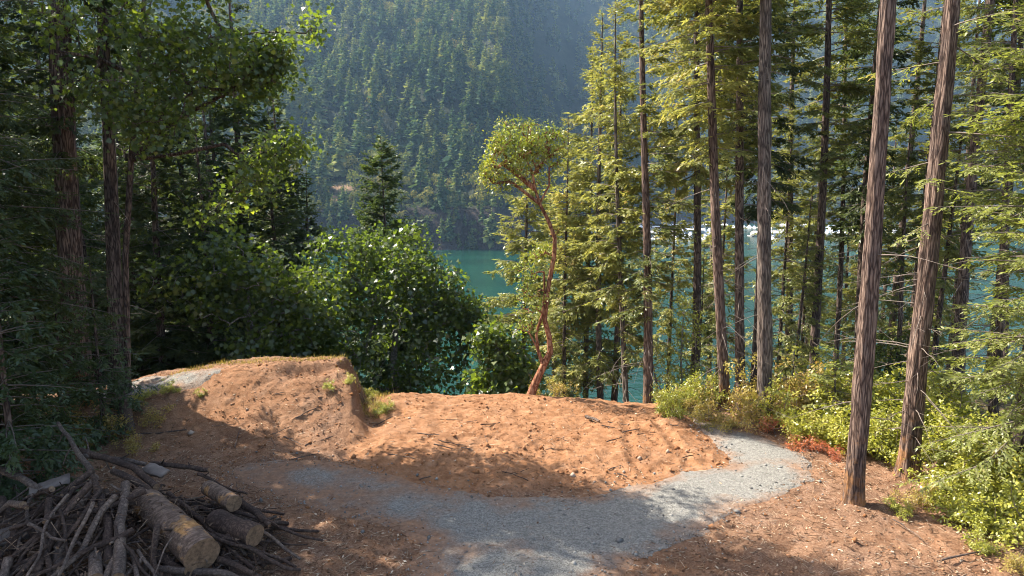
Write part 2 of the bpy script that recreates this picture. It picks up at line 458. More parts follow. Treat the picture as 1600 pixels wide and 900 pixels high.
# ground: orange subsoil with darker litter patches
def ground_material():
    m, nt, out = mat('orange_soil')
    tc = N(nt, 'ShaderNodeTexCoord'); P = tc.outputs['Object']
    n1 = noise_node(nt, .55, 5, .6, P); n2 = noise_node(nt, 5, 6, .7, P); n3 = noise_node(nt, 30, 4, .7, P); n4 = noise_node(nt, 90, 3, .6, P)
    litter = N(nt, 'ShaderNodeAttribute', _attribute_name='litter')
    wild = N(nt, 'ShaderNodeAttribute', _attribute_name='wild')
    soil = ramp(nt, [(.28, (.20, .092, .042)), (.5, (.315, .155, .075)), (.72, (.40, .225, .125))]); nt.links.new(n2.outputs[0], soil.inputs[0])
    duff = ramp(nt, [(.30, (.10, .055, .036)), (.5, (.21, .12, .075)), (.7, (.36, .25, .165))]); nt.links.new(n3.outputs[0], duff.inputs[0])
    f = math_n(nt, 'ADD', litter.outputs['Fac'], math_n(nt, 'MULTIPLY', math_n(nt, 'SUBTRACT', n1.outputs[0], .5), 1.6))
    f = math_n(nt, 'MINIMUM', math_n(nt, 'MAXIMUM', f, 0), 1)
    col = mixc(nt, soil.outputs[0], duff.outputs[0], f)
    n5 = noise_node(nt, 1.7, 6, .7, P, .5); gg = ramp(nt, [(.32, (.70, .66, .64)), (.5, (1, 1, 1)), (.68, (1.16, 1.22, 1.30))]); nt.links.new(n5.outputs[0], gg.inputs[0]); col = mixc(nt, col, gg.outputs[0], 1.0, 'MULTIPLY')
    g = ramp(nt, [(.3, (.55, .53, .52)), (.5, (1, 1, 1)), (.75, (1.25, 1.23, 1.2))]); nt.links.new(n4.outputs[0], g.inputs[0])
    col = mixc(nt, col, g.outputs[0], 1.0, 'MULTIPLY')
    wild_c = ramp(nt, [(.3, (.05, .045, .025)), (.6, (.12, .10, .05)), (.8, (.16, .10, .06))]); nt.links.new(n2.outputs[0], wild_c.inputs[0])
    col = mixc(nt, col, wild_c.outputs[0], wild.outputs['Fac'])
    h = math_n(nt, 'ADD', math_n(nt, 'MULTIPLY', n3.outputs[0], .6), math_n(nt, 'ADD', n2.outputs[0], math_n(nt, 'MULTIPLY', n4.outputs[0], .25)))
    b = N(nt, 'ShaderNodeBump', Strength=.9, Distance=.06); nt.links.new(h, b.inputs['Height'])
    p = N(nt, 'ShaderNodeBsdfPrincipled', Roughness=.95); p.inputs['Specular IOR Level'].default_value = .1
    nt.links.new(col, p.inputs['Base Color']); nt.links.new(b.outputs[0], p.inputs['Normal']); nt.links.new(p.outputs[0], out.inputs[0])
    return m

def gravel_material():
    m, nt, out = mat('crushed_gravel')
    tc = N(nt, 'ShaderNodeTexCoord'); P = tc.outputs['Object']
    v = N(nt, 'ShaderNodeTexVoronoi', Scale=52); nt.links.new(P, v.inputs['Vector'])
    n1 = noise_node(nt, .8, 5, .62, P); n2 = noise_node(nt, 9, 5, .7, P); n3 = noise_node(nt, 70, 3, .6, P)
    dirt = N(nt, 'ShaderNodeAttribute', _attribute_name='litter')
    hs = N(nt, 'ShaderNodeSeparateColor'); nt.links.new(v.outputs['Color'], hs.inputs[0])
    g = ramp(nt, [(0, (.125, .118, .104)), (.5, (.21, .2, .176)), (1, (.31, .292, .255))]); nt.links.new(hs.outputs[0], g.inputs[0])
    k = ramp(nt, [(.3, (.72, .72, .72)), (.55, (1, 1, 1)), (.75, (1.15, 1.13, 1.08))]); nt.links.new(n2.outputs[0], k.inputs[0])
    col = mixc(nt, g.outputs[0], k.outputs[0], 1, 'MULTIPLY')
    f = math_n(nt, 'ADD', dirt.outputs['Fac'], math_n(nt, 'MULTIPLY', math_n(nt, 'SUBTRACT', n1.outputs[0], .52), 3.4))
    f = math_n(nt, 'MINIMUM', math_n(nt, 'MAXIMUM', f, 0), .85)
    d = ramp(nt, [(.3, (.16, .085, .05)), (.7, (.34, .18, .095))]); nt.links.new(n2.outputs[0], d.inputs[0])
    col = mixc(nt, col, d.outputs[0], f)
    h = math_n(nt, 'ADD', math_n(nt, 'MULTIPLY', v.outputs['Distance'], -.5), math_n(nt, 'ADD', n2.outputs[0], math_n(nt, 'MULTIPLY', n3.outputs[0], .3)))
    b = N(nt, 'ShaderNodeBump', Strength=.8, Distance=.035); nt.links.new(h, b.inputs['Height'])
    p = N(nt, 'ShaderNodeBsdfPrincipled', Roughness=.92); p.inputs['Specular IOR Level'].default_value = .15
    nt.links.new(col, p.inputs['Base Color']); nt.links.new(b.outputs[0], p.inputs['Normal']); nt.links.new(p.outputs[0], out.inputs[0])
    return m

def water_material():
    m, nt, out = mat('teal_water')
    tc = N(nt, 'ShaderNodeTexCoord'); P = tc.outputs['Object']
    mp = N(nt, 'ShaderNodeMapping', Scale=(.55, 1.0, 1.0), Rotation=(0, 0, .35)); nt.links.new(P, mp.inputs[0])
    n1 = noise_node(nt, .55, 4, .6, mp.outputs[0]); mw = N(nt, 'ShaderNodeMapping', Scale=(.25, 1.6, 1.0), Rotation=(0, 0, .12)); nt.links.new(P, mw.inputs[0]); n2 = noise_node(nt, .022, 5, .65, mw.outputs[0])
    c = ramp(nt, [(.36, (.004, .026, .016)), (.64, (.008, .054, .037))]); nt.links.new(n2.outputs[0], c.inputs[0])
    b = N(nt, 'ShaderNodeBump', Strength=.55, Distance=.5); nt.links.new(n1.outputs[0], b.inputs['Height'])
    p = N(nt, 'ShaderNodeBsdfPrincipled', Roughness=.16, IOR=1.33)
    nt.links.new(c.outputs[0], p.inputs['Base Color']); nt.links.new(b.outputs[0], p.inputs['Normal']); nt.links.new(p.outputs[0], out.inputs[0])
    return m

def hill_material():
    m, nt, out = mat('wooded_hillside_soil')
    tc = N(nt, 'ShaderNodeTexCoord'); P = tc.outputs['Object']
    n1 = noise_node(nt, .06, 6, .7, P); n2 = noise_node(nt, .25, 5, .7, P)
    rock = N(nt, 'ShaderNodeAttribute', _attribute_name='rock'); tan_ = N(nt, 'ShaderNodeAttribute', _attribute_name='bare')
    veg = ramp(nt, [(.3, (.016, .022, .012)), (.7, (.045, .048, .024))]); nt.links.new(n1.outputs[0], veg.inputs[0])
    rk = ramp(nt, [(.28, (.018, .014, .013)), (.5, (.045, .033, .028)), (.72, (.10, .072, .06))]); nt.links.new(n2.outputs[0], rk.inputs[0])
    br = ramp(nt, [(.3, (.16, .09, .05)), (.7, (.34, .22, .13))]); nt.links.new(n2.outputs[0], br.inputs[0])
    col = mixc(nt, mixc(nt, veg.outputs[0], rk.outputs[0], rock.outputs['Fac']), br.outputs[0], tan_.outputs['Fac'])
    b = N(nt, 'ShaderNodeBump', Strength=1, Distance=3.0); nt.links.new(n2.outputs[0], b.inputs['Height'])
    p = N(nt, 'ShaderNodeBsdfPrincipled', Roughness=.95); p.inputs['Specular IOR Level'].default_value = .1
    nt.links.new(col, p.inputs['Base Color']); nt.links.new(b.outputs[0], p.inputs['Normal']); nt.links.new(p.outputs[0], out.inputs[0])
    return m

M['ground'] = ground_material(); M['gravel'] = gravel_material(); M['water'] = water_material(); M['hill'] = hill_material()

# ------------------------------------------------------------------ ground sheet
def graded(lo, a, b, hi, fine, grow=1.13):
    mid = list(np.arange(a, b, fine)); l = []; s = fine; p = a
    while p > lo: s *= grow; p -= s; l.append(p)
    r = []; s = fine; p = mid[-1]
    while p < hi: s *= grow; p += s; r.append(p)
    return np.array(l[::-1] + mid + r)

def grid_mesh(name, X, Y, Z, m, attrs):
    ny, nx = X.shape
    V = np.stack([X, Y, Z], -1).reshape(-1, 3)
    i = np.arange(ny - 1)[:, None] * nx + np.arange(nx - 1)[None, :]
    F = np.stack([i, i + 1, i + nx + 1, i + nx], -1).reshape(-1, 4)
    keep = attrs.pop('_keep', None)
    if keep is not None: F = F[keep.ravel()[F].any(1)]
    mb = MB(); mb.add(V, F); me = mb.mesh(name, [m], True)
    for k, a in attrs.items():
        at_ = me.attributes.new(k, 'FLOAT', 'POINT'); at_.data.foreach_set('value', np.ascontiguousarray(a, np.float32).ravel())
    return me

gx = graded(-160, -13.5, 13.5, 190, .065, 1.11); gy = graded(-70, 8.0, 23.5, 135, .065, 1.11)
GX, GY = np.meshgrid(gx, gy)
GZ = ground_z(GX, GY)
SD = poly_sd(GX, GY, ROAD)
on_mound = sstep(-4.6, -3.4, GX) * (1 - sstep(4.6, 6.0, GX)) * sstep(13.8, 15.4, GY)
litter = np.clip(.75 - 1.0 * on_mound - .35 * np.exp(-((GX + 7) / 3) ** 2 - ((GY - 19) / 1.8) ** 2), 0, 1)
wild = np.clip(sstep(.8, 3.5, GY - crest_y(GX)) + sstep(9.5, 12.5, GX + .12 * (GY - 12)) + sstep(-13, -18, GX) * .8, 0, 1)
ground = obj('ground', grid_mesh('ground', GX, GY, GZ, M['ground'], {'litter': litter, 'wild': wild}))
tag(ground, 'orange brown cleared soil sloping down towards the water', 'ground', kind='structure')

def sheet(name, poly, x0, x1, y0, y1, step, dirtf, label):
    X, Y = np.meshgrid(np.arange(x0, x1, step), np.arange(y0, y1, step))
    sd = poly_sd(X, Y, poly) + .16 * fbm(X * 1.3, Y * 1.3, 4, 71) + .05 * fbm(X * 9, Y * 9, 2, 72)
    base = ground_z(X, Y, True)
    rise = np.where(sd < 0, .022 + .012 * sstep(0, -.6, sd), .022 - np.clip(sd, 0, 1) * .45)
    Z = base + rise + (sd < .05) * (.018 * fbm(X * 2.5, Y * 2.5, 3, 73) * sstep(.3, -.1, sd) + .010 * np.abs(fbm(X * 11, Y * 11, 2, 74)))
    o = obj(name, grid_mesh(name, X, Y, Z, M['gravel'], {'litter': dirtf(X, Y, sd), '_keep': sd < .22}))
    return tag(o, label, 'gravel track', kind='structure')
sheet('gravel_track', ROAD, -8.5, 8.5, -5, 24, .06,
      lambda X, Y, sd: np.clip(-.25 + .62 * (1 - sstep(-4.5, 2.8, X)) + .36 * (1 - sstep(9.5, 12.5, Y)) + .75 * sstep(-.9, .1, sd), -.5, 1),
      'grey crushed gravel track curving round the orange mound')
sheet('gravel_pad', PAD, -14, -7.5, 17.5, 22, .08, lambda X, Y, sd: np.clip(.15 + .5 * sstep(-.5, .1, sd), 0, 1),
      'small grey gravel patch beside the hillock at the far left')

# ------------------------------------------------------------------ water, far hillside
mb = MB(); mb.add([(-2900, 70, WATER_Z), (2900, 70, WATER_Z), (2900, 2600, WATER_Z), (-2900, 2600, WATER_Z)], [[0, 1, 2, 3]])
water = obj('water', mb.mesh('water', [M['water']])); tag(water, 'calm teal green inlet below the clearing', 'water', kind='structure')

def shore_y(t):
    return np.interp(t, [-1.2, -.5, -.25, -.15, -.02, -.008, .03, .09, .3, .7, 1.2], [430, 440, 462, 476, 484, 540, 860, 1030, 1060, 1080, 1120]) + 7 * fbm(t * 60, t * 0, 3, 91)

def hill_z(t, y):
    s = y - shore_y(t)
    left = 1 - sstep(-.02, .08, t)
    x = t * y
    cliff = (22 + 8 * fbm(x * .02, y * .02, 3, 61)) * sstep(0, 20, s + 7 * fbm(x * .07, y * .07, 3, 66)) * left + 5 * sstep(0, 12, s) * (1 - left)
    slope = np.where(left > .5, .57, .60)
    h = WATER_Z - 3 + cliff + np.clip(s - 8, 0, None) * (.57 * left + .86 * (1 - left)) * (.72 + .28 * sstep(0, 220, s))
    amp = sstep(20, 160, s)
    h = h + amp * (34 * fbm(x * .0055 + .3, y * .0042, 2, 62) + 12 * fbm(x * .018, y * .018, 3, 63))
    cap = np.interp(t, [-1.2, -.4, -.05, .05, .5, .62, .7, .9, 1.2], [470, 480, 480, 560, 560, 470, 360, 330, 330]) + 12 * fbm(t * 14, t * 0, 3, 64)
    h = np.where(h > cap, cap + (h - cap) * .06, h)
    return np.where(s < 0, WATER_Z - 3 + np.maximum(s, -40) * .05, h)

ht = np.linspace(-1.1, 1.12, 330)
hs = np.concatenate([np.linspace(-12, 40, 27), np.linspace(46, 240, 40), np.linspace(250, 1250, 80)])
HT, HS = np.meshgrid(ht, hs)
HY = shore_y(HT) + HS
HY = np.minimum(HY, 2350 + HS * .01)
HZ = hill_z(HT, HY)
BARE = [(-.262, 507, 20, 7), (-.085, 930, 22, 12), (-.235, 524, 12, 5)]
def bare_mask(x, y):
    b = 0
    for t, yy, rx, ry in BARE:
        b = np.maximum(b, 1 - sstep(.6, 1.2, np.hypot((x - t * yy) / rx, (y - yy) / ry) + .5 * fbm(x * .08, y * .08, 3, 65)))
    return b
rockm = np.clip(1 - sstep(10, 34, HS + 14 * fbm(HT * HY * .03, HY * .03, 3, 67)), 0, 1)
hill = obj('hillside', grid_mesh('hillside', HT * HY, HY, HZ, M['hill'], {'rock': rockm, 'bare': bare_mask(HT * HY, HY)}))
tag(hill, 'steep wooded hillside with rocky shore across the water', 'hillside', kind='structure')
# ------------------------------------------------------------------ far forest
def far_conifer(rng, H, n=13, per=6):
    mb = MB(); R = H * rng.uniform(.27, .36)
    C = []; D = []; L = []; W = []
    for i in range(n):
        t = (i + .3) / n; z = H * (.10 + .90 * t)
        r = R * (1 - t) ** .8 * rng.uniform(.75, 1.2) + .25
        for k in range(per):
            a = rng.uniform(0, 2 * pi); rr = r * rng.uniform(.6, 1.15)
            el = -.35 + .75 * t + rng.normal(0, .12)
            C.append((0, 0, z + rng.normal(0, .25))); D.append((cos(a) * cos(el), sin(a) * cos(el), sin(el))); L.append(rr); W.append(rr * rng.uniform(.40, .66) + .3)
    C = np.array(C, float); D = np.array(D); Nn = norm(np.array([[0, 0, 1.]]) + rng.normal(0, .35, (len(C), 3)))
    V, F = kites(C, D, Nn, np.array(L), np.array(W)); tint = np.clip(.5 + rng.normal(0, .2, len(F)), 0, 1); mb.add(V, F, 0, tint)
    C2 = C + D * np.array(L)[:, None] * .35; D2 = norm(D * .5 + np.array([[0, 0, -.7]]) + rng.normal(0, .3, D.shape))
    V, F = kites(C2, D2, norm(D), np.array(L) * .6, np.array(W) * .8); mb.add(V, F, 0, np.clip(tint - .1, 0, 1))
    V, F = kites(np.array([[0, 0, H * .93]]), np.array([[.02, 0, 1.]]), np.array([[1., 0, 0]]), H * .1, .5); mb.add(V, F, 0)
    V, F = prisms([(0, 0, -2)], [(0, 0, H * .95)], .28, .05, 5); mb.add(V, F, 1)
    return mb

def far_broad(rng, H, n=230):
    mb = MB(); cs = [(rng.normal(0, H * .16), rng.normal(0, H * .16), H * rng.uniform(.45, .85), H * rng.uniform(.16, .26)) for _ in range(7)]
    P = []
    for i in range(n):
        x, y, z, r = cs[rng.integers(7)]; d = norm(rng.normal(0, 1, 3)); d[2] = abs(d[2]) * .9 - .15; P.append((x + d[0] * r, y + d[1] * r, z + d[2] * r * .8, *d))
    P = np.array(P); D = norm(np.cross(P[:, 3:], rng.normal(0, 1, (n, 3))))
    V, F = kites(P[:, :3], D, norm(P[:, 3:] + rng.normal(0, .3, (n, 3))), rng.uniform(.8, 1.7, n), rng.uniform(.7, 1.3, n)); mb.add(V, F, 0, np.clip(.5 + rng.normal(0, .22, n), 0, 1))
    V, F = prisms([(0, 0, -2)], [(0, 0, H * .6)], .3, .08, 5); mb.add(V, F, 1)
    return mb

rf = np.random.default_rng(5)
FARC = [far_conifer(rf, 27, 16, 8) for _ in range(6)]
FARL = [far_conifer(rf, 27, 12, 7) for _ in range(4)]
FARB = [far_broad(rf, 15) for _ in range(3)]
sp = 14.0
fx, fy = np.meshgrid(np.arange(-1150, 1500, sp), np.arange(440, 1750, sp))
fx = fx + rf.uniform(-.5, .5, fx.shape) * sp; fy = fy + rf.uniform(-.5, .5, fx.shape) * sp
fx = fx.ravel(); fy = fy.ravel(); ft = fx / fy
fs = fy - shore_y(ft); fz = hill_z(ft, fy)
dens = np.where(ft < .03, 1 - .25 * sstep(120, 420, fs), .30)
ok = (ft > -.78) & (ft < .86) & (fs > 5) & (rf.random(len(fx)) < dens * (.85 + .15 * sstep(14, 42, fs)))
ok &= (fbm(fx * .02, fy * .02, 3, 68) > -.60) & (bare_mask(fx, fy) < .35)
# nothing stands behind the crest of the hill
ok &= fz / fy < np.interp(ft, [-1, .5, .62, .7, 1], [.36, .36, .34, .30, .30])
fx, fy, fz, fs, ft = fx[ok], fy[ok], fz[ok], fs[ok], ft[ok]
is_b = rf.random(len(fx)) < np.clip(.13 * (fbm(fx * .011, fy * .011, 2, 57) > -.1) + .03 + .5 * np.exp(-((fs - 26) / 26) ** 2) * (ft < .03) + .35 * (np.hypot((fx + 120) / 70, (fy - 520) / 50) < 1), 0, .6)
score = np.where((ft > -.30) & (ft < .0), fy, 1e6)
order = np.argsort(score)
solo = set(order[:250].tolist())
fh = rf.uniform(.75, 1.45, len(fx)) * np.where(fs < 40, .8, 1.0); frot = rf.uniform(0, 6.28, len(fx))
farc_me = [m.mesh('distant_conifer', [M['far'], M['bark_dark']]) for m in FARC]
def only(m, k):
    o = MB(); o.v = m.v; o.n = m.n; o.f = [(F, 0, t) for F, mm, t in m.f if mm == k]; return o
farb_me = [(only(m, 0).mesh('crown', [M['far_broad']]), only(m, 1).mesh('trunk', [M['bark_dark']])) for m in FARB]
mass = MB()
for i in range(len(fx)):
    sc_ = float(fh[i])
    if i in solo:
        if is_b[i]:
            o = obj('distant_broadleaf_tree', None, None, (fx[i], fy[i], fz[i]), (0, 0, frot[i]), sc_); obj('crown', farb_me[i % 3][0], o); obj('trunk', farb_me[i % 3][1], o)
            tag(o, 'olive yellow rounded broadleaf tree low on the far hillside above the rocks', 'tree', 'broadleaf trees low on the far hillside')
        else:
            o = obj('distant_conifer', farc_me[i % 6], None, (fx[i], fy[i], fz[i]), (0, 0, frot[i]), (sc_ * rf.uniform(.85, 1.2), sc_, sc_ * rf.uniform(.9, 1.15)))
            tag(o, 'dark green pointed conifer low on the far hillside above the rocky shore', 'conifer', 'conifers low on the far hillside')
        continue
    src = FARB[i % 3] if is_b[i] else (FARC[i % 6] if fy[i] < 640 else FARL[i % 4])
    k = sc_ * (1.25 if ft[i] > .03 else 1.0) * (.8 + .5 * float(vnoise(fx[i] * .02, fy[i] * .02, 55)))
    Mx = Matrix.Translation((fx[i], fy[i], fz[i])) @ Matrix.Rotation(frot[i], 4, 'Z') @ Matrix.Diagonal((k, k, k, 1))
    t = src.xf(Mx); dt = rf.normal(0, .26) + .7 * (float(vnoise(fx[i] * .012, fy[i] * .012, 56)) - .5)
    t.f = [(F, (2 if (is_b[i] and m == 0) else m), np.clip(tt + dt, 0, 1)) for F, m, tt in t.f]
    mass.merge(t)
gx_, gy_ = np.meshgrid(np.arange(-190, 12, 4.2), np.arange(470, 545, 4.2)); gx_ = (gx_ + rf.uniform(-2, 2, gx_.shape)).ravel(); gy_ = (gy_ + rf.uniform(-2, 2, gy_.shape)).ravel()
gs_ = gy_ - shore_y(gx_ / gy_); kk = (gs_ > 2.5) & (gs_ < 46) & (rf.random(len(gs_)) < .8) & (bare_mask(gx_, gy_) < .5)
for x_, y_, z_ in zip(gx_[kk], gy_[kk], hill_z(gx_[kk] / gy_[kk], gy_[kk])):
    q_ = rf.random() < .45; k = rf.uniform(.22, .5) if not q_ else rf.uniform(.25, .55)
    t = (FARB[rf.integers(3)] if not q_ else FARL[rf.integers(4)]).xf(Matrix.Translation((x_, y_, z_ - .6)) @ Matrix.Rotation(rf.uniform(0, 6), 4, 'Z') @ Matrix.Diagonal((k, k, k, 1)))
    dt = rf.normal(-.15, .2); bb = rf.random() < .25
    t.f = [(F, (2 if (bb and m == 0) else m), np.clip(tt + dt, 0, 1)) for F, m, tt in t.f]; mass.merge(t)
print('far trees', len(fx))
fo = obj('far_forest', mass.mesh('far_forest', [M['far'], M['bark_dark'], M['far_broad']]))
tag(fo, 'blue green forest and scrub covering the far hillside', 'forest', kind='stuff')
del mass

# ------------------------------------------------------------------ marina on the far side
M['boat_white'] = plain('white_gelcoat', (.80, .80, .80), .35, .05, 2); M['boat_dark'] = plain('boat_windows', (.05, .06, .08), .2, .1, 2)
M['boat_blue'] = plain('blue_canvas', (.08, .14, .30), .8, .1, 2); M['alu'] = plain('aluminium_mast', (.62, .62, .62), .4, .05, 2); M['dock'] = plain('dock_planks', (.46, .43, .39), .9, .2, 1)
M['roof_white'] = plain('white_metal_roof', (.74, .74, .72), .5, .08, .5); M['shed'] = plain('shed_boards', (.40, .39, .37), .9, .15, .6)
def hull(mb, L, Bm, Hh, m=0):
    xs = np.array([-.5, -.3, 0, .25, .42, .5]) * L; w = np.array([.42, .48, .5, .38, .17, .02]) * Bm; sh = np.array([.95, .92, .95, 1.05, 1.2, 1.3]) * Hh
    top = [(x, s * ww, h) for x, ww, h in zip(xs, w, sh) for s in (1, -1)]; bot = [(x * .94, s * ww * .7, -.25) for x, ww in zip(xs, w) for s in (1, -1)]
    n = len(xs); V = np.array(top + bot); F = []
    for i in range(n - 1):
        a, b, c, d = 2 * i, 2 * i + 1, 2 * i + 2, 2 * i + 3
        F += [(a, b, d, c), (a, c, c + 2 * n, a + 2 * n), (d, b, b + 2 * n, d + 2 * n)]
    F.append((1, 0, 2 * n, 2 * n + 1)); mb.add(V, F, m)
def box(mb, x0, x1, y0, y1, z0, z1, m=0, tx=0., ty=0.):
    V = [(x0, y0, z0), (x1, y0, z0), (x1, y1, z0), (x0, y1, z0), (x0 + tx, y0 + ty, z1), (x1 - tx, y0 + ty, z1), (x1 - tx, y1 - ty, z1), (x0 + tx, y1 - ty, z1)]
    mb.add(V, [(0, 3, 2, 1), (4, 5, 6, 7), (0, 1, 5, 4), (1, 2, 6, 5), (2, 3, 7, 6), (3, 0, 4, 7)], m)
def motorboat(L):
    mb = MB(); hull(mb, L, L * .32, 1.2); box(mb, -.28 * L, .2 * L, -.12 * L, .12 * L, 1.1, 2.3, 0, .3, .1); box(mb, -.24 * L, .155 * L, -.118 * L, .118 * L, 1.6, 2.05, 1, .05, .03)
    box(mb, -.22 * L, .06 * L, -.1 * L, .1 * L, 2.3, 3.2, 0, .3, .15); V, F = prisms([(0, 0, 3.2)], [(-.2, 0, 5.2)], .05, .03); mb.add(V, F, 3); return mb.mesh('motorboat', [M['boat_white'], M['boat_dark'], M['boat_blue'], M['alu']])
def sailboat(L):
    mb = MB(); hull(mb, L, L * .3, 1.1); box(mb, -.2 * L, .22 * L, -.09 * L, .09 * L, 1.0, 1.65, 0, .3, .1); V, F = prisms([(.06 * L, 0, 1.2), (.05 * L, 0, 2.6), (.06 * L, -.9, L * .85)], [(.06 * L, 0, L * 1.3), (-.38 * L, 0, 2.5), (.06 * L, .9, L * .85)], .11, .07); mb.add(V, F, 3)
    V, F = prisms([(.04 * L, 0, 2.8)], [(-.36 * L, 0, 2.7)], .22, .16, 6); mb.add(V, F, 2); return mb.mesh('sailboat', [M['boat_white'], M['boat_dark'], M['boat_blue'], M['alu']])
def boathouse(L, W):
    mb = MB(); box(mb, -L / 2, L / 2, -W / 2, W / 2, .2, 3.6, 1)
    V = [(-L / 2 - .4, -W / 2 - .4, 3.61), (L / 2 + .4, -W / 2 - .4, 3.61), (L / 2 + .4, W / 2 + .4, 3.61), (-L / 2 - .4, W / 2 + .4, 3.61), (-L / 2 - .4, 0, 5.4), (L / 2 + .4, 0, 5.4)]
    mb.add(V, [(0, 1, 5, 4), (2, 3, 4, 5)], 0); mb.add(V, [(1, 2, 5), (3, 0, 4)], 1); mb.add(V, [(0, 3, 2, 1)], 1)
    return mb.mesh('boathouse', [M['roof_white'], M['shed']])
rm = np.random.default_rng(21)
mbs = [motorboat(L) for L in (9, 11, 13)]; sbs = [sailboat(L) for L in (10, 12)]; bhs = boathouse(34, 13)
dock_me = {}
for Y, segs in [(625, [(.20, .285), (.36, .40)]), (675, [(.15, .28), (.34, .43), (.47, .56)]), (735, [(.08, .30), (.35, .41), (.44, .56)]), (800, [(.03, .12), (.17, .30), (.36, .56)]), (880, [(.16, .56)])]:
    for ta, tb in segs:
        xa, xb = ta * Y, tb * Y
        mbd = MB(); box(mbd, xa, xb, Y - 1.2, Y + 1.2, WATER_Z - .1, WATER_Z + .55)
        nf = max(2, int((xb - xa) / 13))
        for k in range(nf + 1):
            xx = xa + (xb - xa) * k / nf; box(mbd, xx - .5, xx + .5, Y - 12, Y - 1.25, WATER_Z - .1, WATER_Z + .5)
            V, F = prisms([(xx, Y - 12.3, WATER_Z - 2)], [(xx, Y - 12.3, WATER_Z + 4)], .2, .2, 6); mbd.add(V, F, 0)
        d = obj('marina_dock', mbd.mesh('marina_dock', [M['dock']])); tag(d, 'grey floating dock with finger piers seen between the trunks across the inlet', 'dock', 'floating docks of the marina')
        x = xa + 2
        while x < xb - 2:
            if rm.random() < .14 and xb - x > 36:
                o = obj('boathouse', bhs, None, (x + 17, Y - 8, WATER_Z)); tag(o, 'long pale roofed boathouse moored among white boats across the inlet', 'boathouse', 'floating boathouses of the marina'); x += 37; continue
            if rm.random() < .78:
                s_ = rm.random() < .4
                o = obj('sailboat' if s_ else 'motorboat', sbs[rm.integers(2)] if s_ else mbs[rm.integers(3)], None, (x, Y - 7 + rm.uniform(-.8, .8), WATER_Z), (0, 0, (pi / 2 if rm.random() < .5 else -pi / 2) + rm.normal(0, .03)), rm.uniform(.9, 1.15))
                tag(o, 'white sailing yacht with bare mast moored at the distant marina' if s_ else 'white motor cruiser moored at the distant marina', 'boat', 'sailing yachts at the marina' if s_ else 'motor cruisers at the marina')
            x += rm.uniform(5.5, 7.5)

# ------------------------------------------------------------------ conifer builder
class Spray:
    pass
def branch_proto(rng, L, sag=.10, dens=1.0, bare=.18, hang=.35, clump=(.13, .045), twig=(.16, .75), tipup=.1, cstep=.06):
    b = Spray(); n = max(6, int(L * (1 - bare) / .085 * dens)); s = np.sort(rng.uniform(bare * L, L, n))
    wob = rng.uniform(-.06, .06)
    def P(q): return np.stack([q, wob * np.sin(q / L * 4) * L * .5, -sag * q * q / L + tipup * (q / L) ** 3 * L * .5], -1)
    side = np.where(np.arange(n) % 2 == 0, 1, -1) * np.where(rng.random(n) < .9, 1, -1)
    ang = np.radians(rng.uniform(38, 68, n))
    tl = np.clip(twig[0] + .42 * (L - s) * (s / L) ** .5, twig[0] * .8, twig[1]) * rng.uniform(.55, 1.15, n)
    d = np.stack([np.cos(ang), side * np.sin(ang), -hang * rng.uniform(.1, 1.5, n)], -1)
    s = np.append(s, L * .97); d = np.vstack([d, [[1, 0, -.15]]]); tl = np.append(tl, .3); d = norm(d)
    base = P(s); m = np.maximum(2, (tl / cstep).astype(int)); idx = np.repeat(np.arange(len(s)), m)
    k = np.concatenate([np.arange(q) for q in m]); f = (k + .4) / m[idx]
    pos = base[idx] + d[idx] * (f * tl[idx])[:, None]; pos[:, 2] -= hang * .55 * (f * tl[idx]) ** 2
    C = []; D = []; T = []
    br = rng.normal(0, .10, len(s))
    for sg in (1, -1):
        sidev = norm(np.cross(d[idx], np.array([[0, 0, 1.]])))
        D.append(norm(d[idx] * .8 + sidev * sg * rng.uniform(.25, .8, (len(idx), 1)) + rng.normal(0, .22, (len(idx), 3)) + np.array([[0, 0, -.1]]))); C.append(pos); T.append(.5 + br[idx] + rng.normal(0, .1, len(idx)) + .12 * (f - .5))
    C = np.vstack(C); D = np.vstack(D); b.t = np.concatenate(T)
    Nn = norm(np.array([[0, 0, 1.]]) + rng.normal(0, .45, C.shape))
    b.v, _ = kites(C, D, Nn, clump[0] * rng.uniform(.7, 1.3, len(C)), clump[1] * rng.uniform(.7, 1.3, len(C)))
    q = np.linspace(0, L, 6); pp = P(q); b.s0 = pp[:-1]; b.s1 = pp[1:]; b.r = (1 - q / L) * .011 * L ** .8 + .003
    b.tw0 = base; b.tw1 = base + d * tl[:, None] * .85 - np.array([[0, 0, .55 * hang]]) * (tl[:, None] * .85) ** 2; b.L = L
    return b

def spray_set(seed, **kw):
    r = np.random.default_rng(seed); return [branch_proto(r, L, **kw) for L in (.7, .7, 1.2, 1.2, 1.9, 1.9, 2.7, 2.7, 3.6)]

SPR = {'fir': spray_set(1, dens=1.15, hang=.40, clump=(.15, .058), twig=(.2, .85)), 'dense': spray_set(2, dens=1.05, hang=.5, clump=(.19, .085), twig=(.22, .9)), 'droop': spray_set(3, sag=.20, hang=.75, dens=1.15, clump=(.165, .062), twig=(.22, 1.0)),
       'thin': spray_set(4, sag=.12, hang=.6, dens=.9, bare=.25, clump=(.11, .038), twig=(.2, .85)), 'cedar': spray_set(6, sag=.24, hang=.9, dens=1.15, clump=(.16, .070), twig=(.25, 1.05), tipup=.5),
       'fine': spray_set(7, sag=.12, hang=.5, dens=1.45, clump=(.105, .040), twig=(.22, .95), cstep=.052), 'hemlock': spray_set(8, sag=.2, hang=.7, dens=1.4, clump=(.105, .042), twig=(.22, .9), cstep=.055)}

